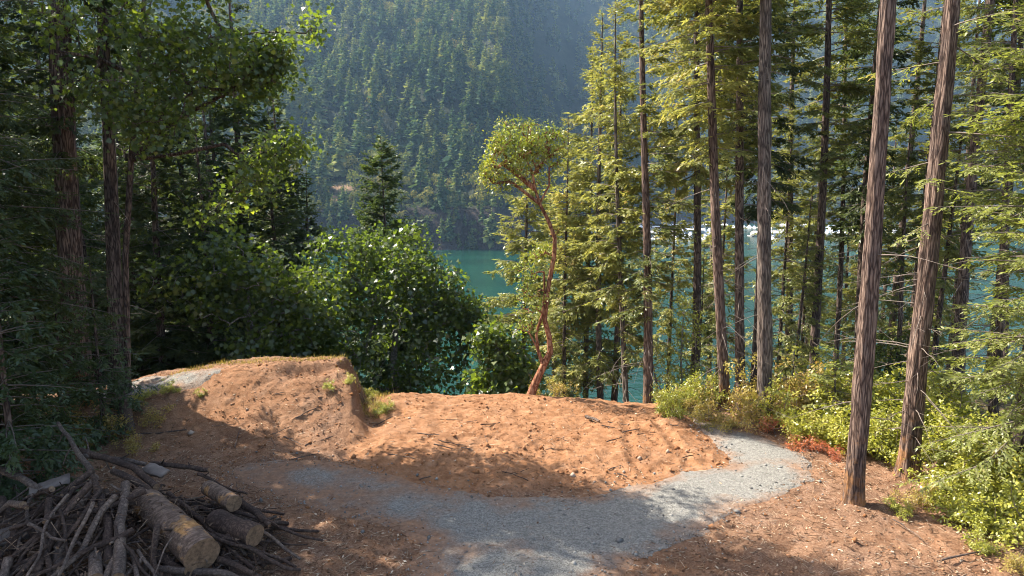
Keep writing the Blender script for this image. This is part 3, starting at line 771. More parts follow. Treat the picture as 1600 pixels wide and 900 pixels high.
def conifer(seed, H, cb, R, spr, base_d, m_leaf, m_bark, step=.34, per=(4, 6), el0=-.15, el1=.55, gap=.25, dead=14, top_pow=.8, low_full=.25, side=None, trunk_rough=.12, wob=.12, twigs=False, lean_curve=0.0, ksides=14, top_r=.02):
    """returns (trunk mesh, crown mesh, limbs mesh)"""
    r = np.random.default_rng(seed); pr = SPR[spr]; Ls = np.array([p.L for p in pr])
    zz = np.linspace(-.6, H, max(12, int(H * 2.2)) if trunk_rough < .2 else int(H * 14))
    wx = wob * np.sin(zz * .23 + seed) + lean_curve * (zz / H) ** 2 * H * .1; wy = wob * np.cos(zz * .19 + seed * 2)
    wx = wx - np.interp(0, zz, wx); wy = wy - np.interp(0, zz, wy)
    rad = base_d / 2 * ((1 - np.clip(zz, 0, H) / H) ** .72 * .97 + .03) * (1 + .45 * np.exp(-np.clip(zz + .1, 0, 9) / .28)) + top_r * .2
    tr = tube(np.stack([wx, wy, zz], -1), rad, ksides, trunk_rough, seed, fr=(3.2, .9))
    cr_v = []; cr_t = []; S0 = []; S1 = []; R0 = []; R1 = []
    z = cb
    while z < H * .985:
        t = (z - cb) / (H - cb)
        prof = (1 - t) ** top_pow * min(1, low_full + t / .22 * (1 - low_full)) 
        for k in range(r.integers(per[0], per[1] + 1)):
            az = r.uniform(0, 2 * pi)
            zj = z + r.uniform(-.5, .5) * step
            if vnoise(np.array([az * 1.1 + seed]), np.array([zj * .45]), seed)[0] < gap: continue
            L = max(.35, R * prof * r.uniform(.55, 1.15))
            if side is not None: L *= .55 + .45 * (1 + cos(az - side)) 
            p = pr[int(np.argmin(np.abs(Ls - L) + r.uniform(0, .3, len(Ls))))]
            sc_ = L / p.L; el = el0 + (el1 - el0) * t + r.normal(0, .10)
            Mx = np.array((Matrix.Rotation(az, 3, 'Z') @ Matrix.Rotation(-el, 3, 'Y') @ Matrix.Rotation(r.normal(0, .2), 3, 'X'))) * sc_
            o = np.array([np.interp(zj, zz, wx), np.interp(zj, zz, wy), zj])
            cr_v.append((p.v @ Mx.T + o).astype(np.float32)); cr_t.append(np.clip(p.t + r.normal(0, .10), 0, 1))
            S0.append(p.s0 @ Mx.T + o); S1.append(p.s1 @ Mx.T + o); R0.append(p.r[:-1] * sc_); R1.append(p.r[1:] * sc_)
            if twigs:
                S0.append(p.tw0 @ Mx.T + o); S1.append(p.tw1 @ Mx.T + o); R0.append(np.full(len(p.tw0), .005)); R1.append(np.full(len(p.tw0), .002))
        z += step * r.uniform(.8, 1.2)
    for k in range(dead):
        zj = r.uniform(.12, 1.0) * cb if cb > 2 else r.uniform(.5, H * .5)
        az = r.uniform(0, 2 * pi); L = r.uniform(.35, 1.0) * min(R, 1.9); el = r.uniform(-.5, .15)
        n = 5; q = np.linspace(0, 1, n); dv = np.array([cos(az) * cos(el), sin(az) * cos(el), sin(el)])
        pts = np.array([np.interp(zj, zz, wx), np.interp(zj, zz, wy), zj]) + dv * (q * L)[:, None] + np.cumsum(r.normal(0, .05 * L / n * 2, (n, 3)), 0) * q[:, None] - np.array([0, 0, 1]) * (q ** 2 * L * .18)[:, None]
        S0.append(pts[:-1]); S1.append(pts[1:]); rr = (1 - q * .8) * .012 * L ** .5; R0.append(rr[:-1]); R1.append(rr[1:])
        for j in range(r.integers(1, 5)):
            a = pts[r.integers(1, n)]; bdir = norm(dv + r.normal(0, .6, 3)); S0.append(a[None]); S1.append((a + bdir * L * r.uniform(.15, .4))[None]); R0.append(np.array([.005])); R1.append(np.array([.002]))
    crown = None
    if cr_v:
        V = np.concatenate(cr_v); mb = MB(); mb.add(V, np.arange(len(V)).reshape(-1, 4), 0, np.concatenate(cr_t)); crown = mb.mesh('crown', [M[m_leaf]])
    if S0:
        V, F = prisms(np.concatenate(S0), np.concatenate(S1), np.concatenate(R0), np.concatenate(R1), 4); tr.add(V, F, 1)
    return [('trunk', tr.mesh('trunk', [M[m_bark], M['limb']], True)), ('crown', crown)]

# ------------------------------------------------------------------ broadleaf builder
def broadleaf(seed, trunk, tr_r, blobs, ncl, nleaf, sig, L, m_leaf, m_bark, shape=LEAF2D, droop=.3, shell=.45, gapn=.0, extra=(), rtip=.008, up=.7, tintf=None, twist=.15, k=8):
    """trunk: polyline; blobs: (x,y,z,rx,ry,rz,weight). Grows limbs to leaf clusters. -> parts list"""
    r = np.random.default_rng(seed)
    w = np.array([b[6] for b in blobs], float); w /= w.sum()
    cl = []
    while len(cl) < ncl:
        b = blobs[r.choice(len(blobs), p=w)]; d = norm(r.normal(0, 1, 3)); q = r.uniform(shell, 1.0) ** .6
        p = np.array(b[:3]) + d * q * np.array(b[3:6])
        if gapn and vnoise(np.array([p[0] * .8 + p[1] * .5]), np.array([p[2] * .8]), seed)[0] < gapn: continue
        cl.append(p)
    cl = np.array(cl); trunk = np.asarray(trunk, float)
    nodes = [p for p in trunk]; par = [-1] + list(range(len(trunk) - 1))
    for e in extra:
        e = np.asarray(e, float); j = int(np.argmin(np.linalg.norm(np.array(nodes) - e[0], axis=1)))
        for p in e[1:]:
            nodes.append(p); par.append(j); j = len(nodes) - 1
    skel = len(nodes)
    dist = np.min(np.linalg.norm(cl[:, None] - np.array(nodes)[None], axis=2), axis=1)
    ends = []
    for i in np.argsort(dist):
        A = np.array(nodes); dv = cl[i] - A; dd = np.linalg.norm(dv, axis=1) + .25 * np.maximum(0, A[:, 2] - cl[i][2]); dd[0:2] += 1.0
        j = int(np.argmin(dd)); a = A[j]; d0 = dd[j]; n = 3 if d0 > .5 else 2
        for q in range(1, n + 1):
            f = q / n; p = a + (cl[i] - a) * f + (r.normal(0, twist, 3) * d0 * .35 if q < n else 0) + np.array([0, 0,   .10 * d0 * sin(f * pi)])
            nodes.append(p); par.append(j); j = len(nodes) - 1
        ends.append(j)
    A = np.array(nodes); cnt = np.zeros(len(A)); cnt[ends] = 1
    for j in range(len(A) - 1, 0, -1):
        if par[j] >= 0: cnt[par[j]] += cnt[j]
    rad = rtip * np.sqrt(np.maximum(cnt, 1)) * 1.0
    mbb = MB(); nt_ = len(trunk)
    mbb.merge(tube(trunk, tr_r, 14, .10, seed, fr=(2.4, 1.2)))
    lm = MB()
    idx = np.arange(nt_, len(A)); lm = mbb; pj = np.array(par)[idx]
    r1 = np.minimum(rad[idx], .5 * np.max(tr_r)); r0 = np.minimum(np.minimum(rad[pj], r1 * 1.35), np.max(tr_r) * .7)
    V, F = prisms(A[pj], A[idx], r0, r1 * .95, 6); lm.add(V, F, 0)
    # leaves
    m = r.poisson(nleaf, ncl) + 2; ci = np.repeat(np.arange(ncl), m)
    P = cl[ci] + r.normal(0, 1, (len(ci), 3)) * sig
    out = norm(cl[ci] - A[np.array(par)[np.array(ends)]][np.argsort(np.argsort(dist))][ci] + 1e-3)
    D = norm(out * .5 + r.normal(0, .6, P.shape) + np.array([[0, 0, -droop]])); Nn = norm(np.array([[0, 0, up]]) + r.normal(0, .45, P.shape))
    ls = L * r.uniform(.6, 1.25, len(P))
    V, F = leaves(P, D, Nn, ls, shape)
    base = r.normal(0, .12, ncl)
    ti = np.clip(.45 + base[ci] + r.normal(0, .10, len(P)) + (tintf(P, r) if tintf else 0), 0, 1)
    mb = MB(); mb.add(V, F, 0, ti)
    return [('trunk', mbb.mesh('trunk', [M[m_bark]], True)), ('crown', mb.mesh('crown', [M[m_leaf]]))]

# ------------------------------------------------------------------ near trees
def place(name, label, cat, group, u, v, Y, parts, lean=0.0, leany=0.0, rz=0.0, sc=1.0, sink=0.0):
    p = at(u, v, Y)
    return thing(name, label, cat, group, (p[0], Y, gz(p[0], Y) - sink), (leany, lean, rz), sc, parts)

G_R = 'tall conifers on the right of the track'
G_L = 'dark conifers of the left grove'
# the three big lit trunks
place('fir_tree', 'tall straight red brown fir trunk with orange flaked foot, nearest to the track bend', 'fir tree', G_R, 1333, 790, 13.5,
      conifer(101, 25, 13.5, 2.4, 'fir', .36, 'fir', 'bark_red', dead=10, trunk_rough=.24, ksides=40, wob=.05), lean=0.0)
place('fir_tree', 'thick red brown fir trunk leaning right above the bushes, hung with thin dead twigs', 'fir tree', G_R, 1415, 745, 15.0,
      conifer(102, 25, 5.6, 2.3, 'thin', .40, 'spruce', 'bark_red', per=(1, 2), step=.42, gap=.3, el0=-.2, dead=34, trunk_rough=.24, ksides=40, wob=.05, low_full=.7, twigs=True), lean=.035)
place('fir_tree', 'straight grey brown fir trunk standing at the end of the gravel', 'fir tree', G_R, 1195, 655, 19.3,
      conifer(103, 27, 12.0, 2.4, 'fir', .41, 'fir', 'bark_grey', dead=16, trunk_rough=.2, ksides=32, wob=.05), lean=-.036)
place('fir_tree', 'fir with orange mossy foot, left of a close pair leaning left', 'fir tree', G_R, 1133, 640, 20.6,
      conifer(104, 24, 7.6, 2.8, 'fir', .31, 'fir_bright', 'bark_red', dead=22, gap=.36, wob=.08), lean=-.083)
place('fir_tree', 'dark trunked fir right behind the orange footed one of a close pair', 'fir tree', G_R, 1157, 605, 22.0,
      conifer(105, 23, 7.0, 2.5, 'fir', .31, 'fir', 'bark_dark', dead=22, gap=.38, wob=.08), lean=-.052)
place('fir_tree', 'slim dark fir trunk between the grey trunk and the red one, its foot behind bushes', 'fir tree', G_R, 1270, 600, 27.0,
      conifer(106, 27, 9.0, 2.6, 'fir', .36, 'fir', 'bark_dark', dead=30, gap=.42), lean=-.02)
place('fir_tree', 'slender dark fir just right of the slim trunk behind the young fir', 'fir tree', G_R, 1305, 560, 31.0,
      conifer(107, 24, 8.5, 2.3, 'fir', .26, 'fir', 'bark_dark', dead=26, gap=.42), lean=-.02)
place('fir_tree', 'slender fir with straight dark trunk alone at the crest left of the track end', 'fir tree', G_R, 1012, 640, 23.5,
      conifer(108, 19.5, 3.6, 2.0, 'fir', .33, 'fir', 'bark_red', dead=14, gap=.34, el0=-.25, low_full=.45), lean=-.022)
place('fir_tree', 'thin fir trunk third from the madrone, just left of the lone straight fir', 'fir tree', G_R, 980, 645, 25.0,
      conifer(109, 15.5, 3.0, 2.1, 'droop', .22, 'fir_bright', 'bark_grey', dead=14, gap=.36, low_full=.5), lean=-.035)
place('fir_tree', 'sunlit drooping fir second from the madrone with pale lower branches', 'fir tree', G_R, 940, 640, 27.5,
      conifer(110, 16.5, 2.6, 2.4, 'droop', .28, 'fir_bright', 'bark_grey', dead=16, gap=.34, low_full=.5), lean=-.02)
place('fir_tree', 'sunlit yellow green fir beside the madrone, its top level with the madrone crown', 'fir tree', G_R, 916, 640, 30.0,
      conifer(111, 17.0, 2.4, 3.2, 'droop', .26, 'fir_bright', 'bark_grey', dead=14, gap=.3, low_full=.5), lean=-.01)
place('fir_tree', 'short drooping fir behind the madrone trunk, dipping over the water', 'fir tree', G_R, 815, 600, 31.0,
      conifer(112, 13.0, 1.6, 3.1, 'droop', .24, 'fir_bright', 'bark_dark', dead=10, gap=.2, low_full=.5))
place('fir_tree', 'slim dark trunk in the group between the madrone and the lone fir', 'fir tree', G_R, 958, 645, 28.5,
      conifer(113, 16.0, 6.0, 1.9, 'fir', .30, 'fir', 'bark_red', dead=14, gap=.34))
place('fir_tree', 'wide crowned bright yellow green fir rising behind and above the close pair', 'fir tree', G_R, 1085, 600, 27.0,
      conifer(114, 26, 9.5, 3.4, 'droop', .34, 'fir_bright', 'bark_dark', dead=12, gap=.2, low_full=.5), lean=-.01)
# background conifers on the slope to the water: a few kinds, copied
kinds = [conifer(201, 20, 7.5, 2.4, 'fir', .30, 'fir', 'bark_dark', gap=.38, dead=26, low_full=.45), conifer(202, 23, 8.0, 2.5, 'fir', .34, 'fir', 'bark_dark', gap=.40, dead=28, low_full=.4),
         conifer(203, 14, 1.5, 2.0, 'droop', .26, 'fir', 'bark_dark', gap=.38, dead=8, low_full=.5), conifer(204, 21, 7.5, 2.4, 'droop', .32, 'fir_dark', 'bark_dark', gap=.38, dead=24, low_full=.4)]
back = [(1180, 27, 3, 1.05, 'fir behind the grey trunk, its feathery branches crossing the water'), (1232, 33, 1, 1.1, 'dark fir filling the gap right of the grey trunk'),
        (1345, 29, 3, 1.1, 'dark drooping fir half hidden behind the red flaked trunk'), (1392, 33, 1, 1.15, 'thin dark fir seen between the two red trunks, left one'),
        (1418, 27, 0, 1.0, 'feathery fir seen between the two red trunks, right one'), (1500, 22.5, 1, 1.1, 'dark thick trunked fir right of the leaning trunk'),
        (1545, 27, 0, 1.15, 'tall fir behind the sunlit spruce at the right edge'), (1600, 24, 3, 1.2, 'dark fir at the right edge behind the sunlit spruce'),
        (1465, 40, 2, 1.3, 'distant fir low on the slope behind the leaning trunk'),
        (1110, 38, 0, 1.0, 'fir far down the slope behind the close pair'), (870, 38, 2, 1.1, 'pale fir down the slope right behind the madrone'),
        (1255, 46, 0, 1.2, 'far fir down the slope between grey and slim trunks'), (1320, 44, 2, 1.3, 'far drooping fir down the slope behind the slender dark fir'),
        (1375, 50, 0, 1.3, 'farthest fir down the slope between the two red trunks'), (1660, 18, 3, 1.1, 'dark fir rooted just past the right edge'),
        (1575, 40, 1, 1.2, 'tall dim fir deep behind the spruce sprays'), (1240, 27, 2, .62, 'small drooping fir behind the golden bushes right of the grey trunk'), (1405, 24, 2, .7, 'small drooping fir between the two red trunks above the bushes'), (1455, 26, 2, .9, 'drooping fir against the water just right of the leaning trunk'), (1480, 34, 1, 1.1, 'slim fir deep in the shade right of the leaning trunk'), (1090, 30, 2, .55, 'small drooping fir beyond the crest left of the close pair')]
kinds.append(conifer(205, 16, 1.2, 2.3, 'droop', .22, 'fir_bright', 'bark_dark', gap=.36, dead=10, low_full=.6))
back += [(1045, 31, 4, .85, 'sunlit drooping fir between the lone fir and the close pair'), (1122, 35, 4, .95, 'sunlit drooping fir showing between the two stems of the close pair'), (1216, 31, 4, .9, 'sunlit drooping fir just right of the grey trunk'),
         (1255, 37, 4, 1.0, 'sunlit fir left of the slim dark trunk, deeper down the slope'), (1335, 35, 4, 1.05, 'sunlit fir seen just left of the flaked red trunk'), (884, 28, 4, .8, 'sunlit drooping fir touching the right of the madrone trunk'), (1432, 31, 4, 1.0, 'sunlit fir behind the leaning trunk low down')]
protos = {}
for i, (u, Y, k, s_, lab) in enumerate(back):
    p = at(u, 560, Y); loc = (p[0], Y, gz(p[0], Y)); rot = (RNG.normal(0, .015), RNG.normal(-.01, .015), RNG.uniform(0, 6.28))
    if k not in protos:
        protos[k] = thing('fir_tree', lab, 'fir tree', 'conifers on the slope to the water', loc, rot, s_, kinds[k])
    else:
        copy_tree(protos[k], loc, rot, s_, lab)
# spruce at the right edge and young fir
place('spruce_tree', 'pale sunlit spruce with fine drooping sprays at the right edge above the bushes', 'spruce tree', None, 1588, 700, 13.8,
      conifer(120, 12.5, .6, 2.7, 'fine', .24, 'spruce', 'bark_dark', step=.26, per=(4, 6), gap=.16, dead=26, low_full=.75, el0=-.12, twigs=True))
place('spruce_tree', 'thin grey green spruce with bare twigs behind the leaning trunk', 'spruce tree', None, 1552, 650, 17.5,
      conifer(121, 15, 3.2, 2.4, 'thin', .24, 'spruce', 'bark_dark', step=.36, per=(3, 4), gap=.25, dead=40, low_full=.7, twigs=True))
place('young_fir', 'small young fir with airy tiers among yellow bushes', 'young fir', None, 1303, 668, 18.4,
      conifer(122, 2.9, .5, .95, 'fir', .07, 'spruce', 'bark_grey', step=.26, per=(3, 5), gap=.15, dead=4, el0=.05, low_full=.7))

# left grove
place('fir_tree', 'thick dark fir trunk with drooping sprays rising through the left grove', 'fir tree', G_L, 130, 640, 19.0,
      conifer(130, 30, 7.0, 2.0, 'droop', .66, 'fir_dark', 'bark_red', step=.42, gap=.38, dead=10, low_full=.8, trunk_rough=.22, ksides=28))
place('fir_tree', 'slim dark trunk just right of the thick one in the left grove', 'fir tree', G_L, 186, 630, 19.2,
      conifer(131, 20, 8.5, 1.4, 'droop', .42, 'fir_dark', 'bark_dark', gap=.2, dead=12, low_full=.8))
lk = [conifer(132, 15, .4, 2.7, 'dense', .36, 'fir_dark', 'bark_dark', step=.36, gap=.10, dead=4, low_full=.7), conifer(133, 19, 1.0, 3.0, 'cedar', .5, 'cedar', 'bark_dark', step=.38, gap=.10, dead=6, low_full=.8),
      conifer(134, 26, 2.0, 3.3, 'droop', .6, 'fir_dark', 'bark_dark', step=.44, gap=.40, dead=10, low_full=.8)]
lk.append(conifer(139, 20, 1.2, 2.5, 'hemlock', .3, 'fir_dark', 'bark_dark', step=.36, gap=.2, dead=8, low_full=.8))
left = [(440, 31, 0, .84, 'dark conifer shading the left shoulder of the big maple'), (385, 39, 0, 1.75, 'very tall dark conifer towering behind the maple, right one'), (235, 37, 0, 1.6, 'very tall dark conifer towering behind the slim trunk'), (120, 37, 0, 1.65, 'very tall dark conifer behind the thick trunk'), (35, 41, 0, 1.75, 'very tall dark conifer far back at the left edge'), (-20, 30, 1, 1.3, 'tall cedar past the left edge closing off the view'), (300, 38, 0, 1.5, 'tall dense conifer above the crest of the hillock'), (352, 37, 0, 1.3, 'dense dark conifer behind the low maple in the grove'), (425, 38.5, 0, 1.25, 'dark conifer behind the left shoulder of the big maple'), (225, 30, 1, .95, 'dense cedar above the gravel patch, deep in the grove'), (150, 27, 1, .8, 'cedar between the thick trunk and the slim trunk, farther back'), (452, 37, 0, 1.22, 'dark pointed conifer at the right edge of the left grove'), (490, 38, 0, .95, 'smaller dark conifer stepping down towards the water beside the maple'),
        (330, 27, 1, .6, 'dark cedar behind the crest of the hillock'), (255, 26, 0, .95, 'dark conifer behind the grey gravel patch'), (360, 36, 1, 1.0, 'tall dark cedar deep behind the hillock'),
        (60, 25, 1, .5, 'dark cedar left of the thick trunk'), (0, 19.6, 0, 1.1, 'dark dense conifer at the left edge behind the pile'), (200, 34, 1, 1.0, 'cedar deep in the grove above the gravel patch'),
        (300, 44, 0, 1.3, 'conifer far back in the left grove'), (-60, 30, 1, 1.2, 'cedar past the left edge deep in the grove'), (130, 46, 0, 1.5, 'farthest tall conifer behind the thick trunk')]
offl = [(-19.0, 18.2, 2, 1.2, 'tall dark fir past the left edge, farthest from the track'), (-11.3, 14.8, 3, 1.0, 'dark hemlock past the left edge reaching fine sprays in front of the thick trunk'), (-15.2, 17.8, 2, 1.0, 'tall dark fir past the left edge whose shade crosses the track'), (-15.8, 14.2, 2, 1.0, 'tall dark fir past the left edge whose shade covers the branch pile'),
        (-14.6, 10.8, 2, .95, 'tall dark fir beside the branch pile past the left edge'), (-11.6, 13.4, 1, .95, 'dark cedar whose sprays hang into the left edge above the pile'),
        (-18.5, 21.7, 2, (.95, .95, 1.32), 'tallest dark fir behind the thick trunk past the left edge'), (-15.5, 6.0, 2, .95, 'dark fir past the left edge nearest the viewpoint')]
protos = {}
for i, (u, Y, k, s_, lab) in enumerate(left + offl):
    if u < 0 and i >= len(left): x = u
    else: x = at(u, 560, Y)[0]
    loc = (x, Y, gz(x, Y)); rot = (RNG.normal(0, .012), RNG.normal(0, .012), RNG.uniform(0, 6.28))
    if k not in protos: protos[k] = thing('cedar_tree' if k == 1 else 'fir_tree', lab, 'cedar tree' if k == 1 else 'fir tree', G_L, loc, rot, s_, lk[k])
    else: copy_tree(protos[k], loc, rot, s_, lab)
place('young_cedar', 'low dark cedar with hanging sprays behind the branch pile at the left edge', 'young cedar', None, 20, 690, 13.2,
      conifer(136, 6.5, .2, 1.7, 'hemlock', .14, 'cedar', 'bark_dark', step=.26, gap=.06, dead=0, low_full=.9))
place('young_cedar', 'dark young hemlock in front of the foot of the slim dark trunk', 'young hemlock', None, 160, 650, 17.6,
      conifer(140, 4.6, .2, 1.3, 'hemlock', .1, 'cedar', 'bark_dark', step=.24, gap=.1, dead=0, low_full=.9))
place('young_cedar', 'small dark cedar at the foot of the thick trunk', 'young cedar', None, 95, 660, 16.2,
      conifer(137, 4.2, .2, 1.5, 'hemlock', .12, 'cedar', 'bark_dark', step=.24, gap=.06, dead=0, low_full=.9))
place('fir_tree', 'small fir with open branches standing alone before the headland, above the maple', 'fir tree', None, 602, 400, 42.0,
      conifer(138, 19.0, 2.0, 4.4, 'dense', .28, 'fir_mid', 'bark_dark', gap=.12, step=.30, top_pow=.7, dead=8, low_full=.5))

# broadleaf trees
def blob(u, v, Y, r, w=1.0, fy=1.0, fz=1.0, o=(0, 0, 0)):
    p = at(u, v, Y) - np.array(o); s = r * Y / FPX; return (*p, s, s * fy, s * fz, w)
def bl_tree(name, label, cat, group, u, Y, seed, trunk_pts, tr_r, blobs, **kw):
    x = at(u, 600, Y)[0]; o = np.array([x, Y, gz(x, Y)])
    tp = [np.array([0, 0, -.4])] + [at(a, b, c) - o for a, b, c in trunk_pts]
    bb = [blob(*b, o=o) for b in blobs]
    ex = [[at(a, b, c) - o for a, b, c in e] for e in kw.pop('extra', [])]
    return thing(name, label, cat, group, tuple(o), (0, 0, 0), 1.0, broadleaf(seed, tp, tr_r, bb, extra=ex, **kw))

bl_tree('maple_tree', 'broad maple with sunlit top leaves standing behind the hillock cut bank', 'maple tree', 'maples at the edge of the clearing', 622, 29, 301,
        [(622, 640, 29), (615, 560, 29), (620, 500, 29), (630, 460, 29)], [.22, .18, .14, .11, .08],
        [(600, 440, 29, 78, 2.0), (668, 462, 28.5, 62, 1.8), (708, 462, 28.2, 44, 1.4), (725, 495, 28, 34, .9), (700, 520, 28, 50, 1.2), (540, 420, 29, 60, 1.4), (640, 405, 30, 55, 1.2), (600, 540, 27.6, 92, 2.2), (680, 585, 27.5, 62, 1.3), (515, 520, 28, 66, 1.3), (540, 590, 27, 55, .8)],
        ncl=700, nleaf=17, sig=.25, L=.18, m_leaf='maple', m_bark='bark_alder', gapn=.30, shell=.5, extra=[[(620, 500, 29), (570, 450, 29), (540, 420, 29)], [(620, 500, 29), (670, 470, 28.5), (700, 500, 28)]])
bl_tree('maple_tree', 'small bright green maple between the big maple and the madrone, against the water', 'maple tree', 'maples at the edge of the clearing', 785, 25.5, 302,
        [(786, 640, 25.5), (784, 600, 25.5), (780, 560, 25.5)], [.10, .08, .07, .05],
        [(768, 535, 25.5, 28, 1), (795, 555, 25.3, 34, 1), (780, 600, 25, 40, 1), (815, 590, 25.5, 30, .8), (750, 600, 25, 25, .5)],
        ncl=150, nleaf=15, sig=.22, L=.19, m_leaf='maple', m_bark='bark_alder', shell=.3, gapn=.2)
bl_tree('maple_tree', 'leafy maple arching from the left over the hillock with backlit green leaves', 'maple tree', 'maples at the edge of the clearing', 200, 19.2, 303,
        [(200, 600, 19.2), (196, 400, 19.2), (205, 250, 18.9), (215, 120, 18.6), (225, 0, 18.4)], [.095, .085, .08, .075, .06, .05],
        [(330, 70, 17.6, 100, 2), (440, 45, 17.9, 56, 1.3), (300, 0, 17.1, 90, 1.3), (215, 130, 17.2, 90, 1.2), (405, 150, 17.8, 64, 1.3, 1, .7), (448, 100, 18.1, 44, .8, 1, .6), (120, 80, 16.8, 100, 1.1), (280, 200, 17.6, 80, 1.0, 1, .7), (375, 260, 18.2, 70, .7, 1, .6), (470, 55, 18.1, 34, .5, 1, .7), (455, 160, 18.2, 38, .5, 1, .6), (440, 225, 18.3, 46, .5, 1, .6), (420, 0, 17.9, 60, .7), (330, 300, 18.4, 60, .35)],
        ncl=900, nleaf=9, sig=.24, L=.125, m_leaf='maple', m_bark='bark_dark', shell=.15, gapn=.32, rtip=.005,
        extra=[[(205, 250, 18.9), (270, 190, 18.4), (345, 150, 18.0), (420, 110, 18.0), (480, 95, 18.1)], [(215, 120, 18.6), (280, 75, 18.2), (350, 55, 18.0), (430, 50, 17.9), (478, 52, 18.1)], [(205, 250, 18.9), (280, 240, 18.6), (350, 225, 18.3)], [(215, 120, 18.6), (150, 90, 17.4), (90, 80, 16.8)]])
bl_tree('maple_tree', 'bright sunlit maple glimpsed through the grove left of the thick trunk', 'maple tree', 'maples at the edge of the clearing', 50, 34, 304,
        [(50, 640, 34), (52, 520, 34), (55, 420, 34)], [.2, .16, .13, .08],
        [(40, 330, 34, 60, 1), (90, 360, 33, 50, 1), (20, 400, 33, 50, 1), (70, 290, 34, 50, 1), (110, 420, 33, 45, .8), (185, 560, 33, 30, .5)],
        ncl=230, nleaf=20, sig=.32, L=.24, m_leaf='maple', m_bark='bark_alder', shell=.3)
bl_tree('maple_tree', 'low maple in the dark middle of the grove with a few lit leaf clusters', 'maple tree', 'maples at the edge of the clearing', 395, 26, 305,
        [(395, 600, 26), (390, 500, 26), (385, 430, 26)], [.14, .12, .09, .06],
        [(370, 410, 26, 50, 1), (420, 450, 26, 55, 1), (330, 460, 25.5, 50, 1), (450, 520, 26, 60, 1), (490, 470, 26.5, 55, 1), (480, 560, 26, 50, .7), (400, 530, 25, 55, .8), (270, 440, 25, 45, .6)],
        ncl=340, nleaf=18, sig=.28, L=.19, m_leaf='maple', m_bark='bark_alder', shell=.4)
MY = 21.2
bl_tree('madrone_tree', 'crooked red barked madrone with yellow green crown at the crest of the mound', 'madrone tree', None, 822, MY, 310,
        [(824, 632, MY), (836, 600, MY), (849, 572, MY), (860, 550, MY), (858, 525, MY), (851, 500, MY), (854, 470, MY), (858, 440, MY), (866, 400, MY), (867, 372, MY), (857, 345, MY), (843, 318, MY), (836, 295, MY), (832, 270, MY), (822, 248, MY)],
        np.array([.26, .22, .19, .165, .14, .12, .11, .105, .10, .095, .09, .085, .075, .06, .05, .035]) * .68,
        [(815, 215, MY, 46, 1.6, 1, .6), (785, 250, MY, 32, 1, 1, .8), (845, 225, MY, 28, .9, 1, .9), (775, 280, MY, 20, .35), (800, 285, MY, 22, .3), (860, 255, MY + .2, 16, .3), (828, 470, MY - .3, 24, .8, 1, 1.7), (826, 425, MY - .2, 20, .6, 1, 1.6), (845, 398, MY, 15, .35), (818, 505, MY, 18, .4), (826, 252, MY - .2, 30, 1.0, 1, .9), (812, 232, MY - .3, 34, .9, 1, .7), (766, 268, MY, 20, .45, 1, .8), (868, 218, MY, 22, .5), (776, 228, MY, 20, .4, 1, .7), (850, 285, MY + .2, 20, .3, 1, .7), (755, 248, MY, 9, .1), (872, 240, MY, 14, .2), (800, 205, MY, 22, .4)],
        ncl=460, nleaf=14, sig=.12, L=.088, m_leaf='madrone', m_bark='bark_madrone', shape=OVAL2D, shell=.25, rtip=.007, droop=.1, twist=.3, gapn=.12,
        tintf=lambda P, r: .25 * (P[:, 0] < -.75) * (P[:, 2] > 5.5) * (r.random(len(P)) < .55),
        extra=[[(849, 572, MY), (840, 545, MY), (838, 520, MY), (848, 490, MY), (851, 455, MY), (850, 425, MY)], [(840, 545, MY), (828, 522, MY)], [(836, 600, MY), (826, 584, MY)], [(843, 318, MY), (858, 290, MY), (858, 262, MY)], [(836, 295, MY), (805, 270, MY), (785, 255, MY)], [(843, 318, MY), (800, 285, MY), (775, 285, MY)], [(867, 372, MY), (874, 356, MY)]])
bl_tree('alder_sapling', 'slim yellow green alder sapling in front of the water left of the close pair', 'alder sapling', None, 1066, 25, 311,
        [(1066, 640, 25), (1064, 560, 25), (1068, 490, 25)], [.05, .04, .035, .02],
        [(1065, 480, 25, 22, 1), (1078, 520, 25, 26, 1), (1050, 555, 25, 28, .8), (1085, 575, 25, 26, .8), (1065, 610, 25, 30, .7)], ncl=110, nleaf=14, sig=.18, L=.10, m_leaf='salal', m_bark='bark_alder', shape=OVAL2D, shell=.2, gapn=.25, rtip=.004)
bl_tree('alder_sapling', 'green leafed sapling glowing between the two red trunks', 'alder sapling', None, 1392, 24, 312,
        [(1392, 660, 24), (1390, 600, 24), (1392, 560, 24)], [.05, .04, .035, .02],
        [(1395, 550, 24, 30, 1), (1375, 580, 24, 30, 1), (1410, 590, 24, 28, 1), (1350, 560, 24, 22, .6)], ncl=110, nleaf=15, sig=.2, L=.13, m_leaf='maple', m_bark='bark_alder', shape=OVAL2D, shell=.2, rtip=.004)
bl_tree('alder_sapling', 'leafy little sapling beside the lone straight fir at the crest', 'alder sapling', None, 1032, 24, 313,
        [(1030, 645, 24), (1026, 600, 24), (1018, 560, 24)], [.05, .045, .04, .02],
        [(1020, 545, 24, 14, .6), (1035, 590, 24, 16, .6), (1045, 625, 23.5, 24, 1)], ncl=60, nleaf=14, sig=.15, L=.09, m_leaf='salal', m_bark='bark_alder', shape=OVAL2D, shell=.2, rtip=.004)

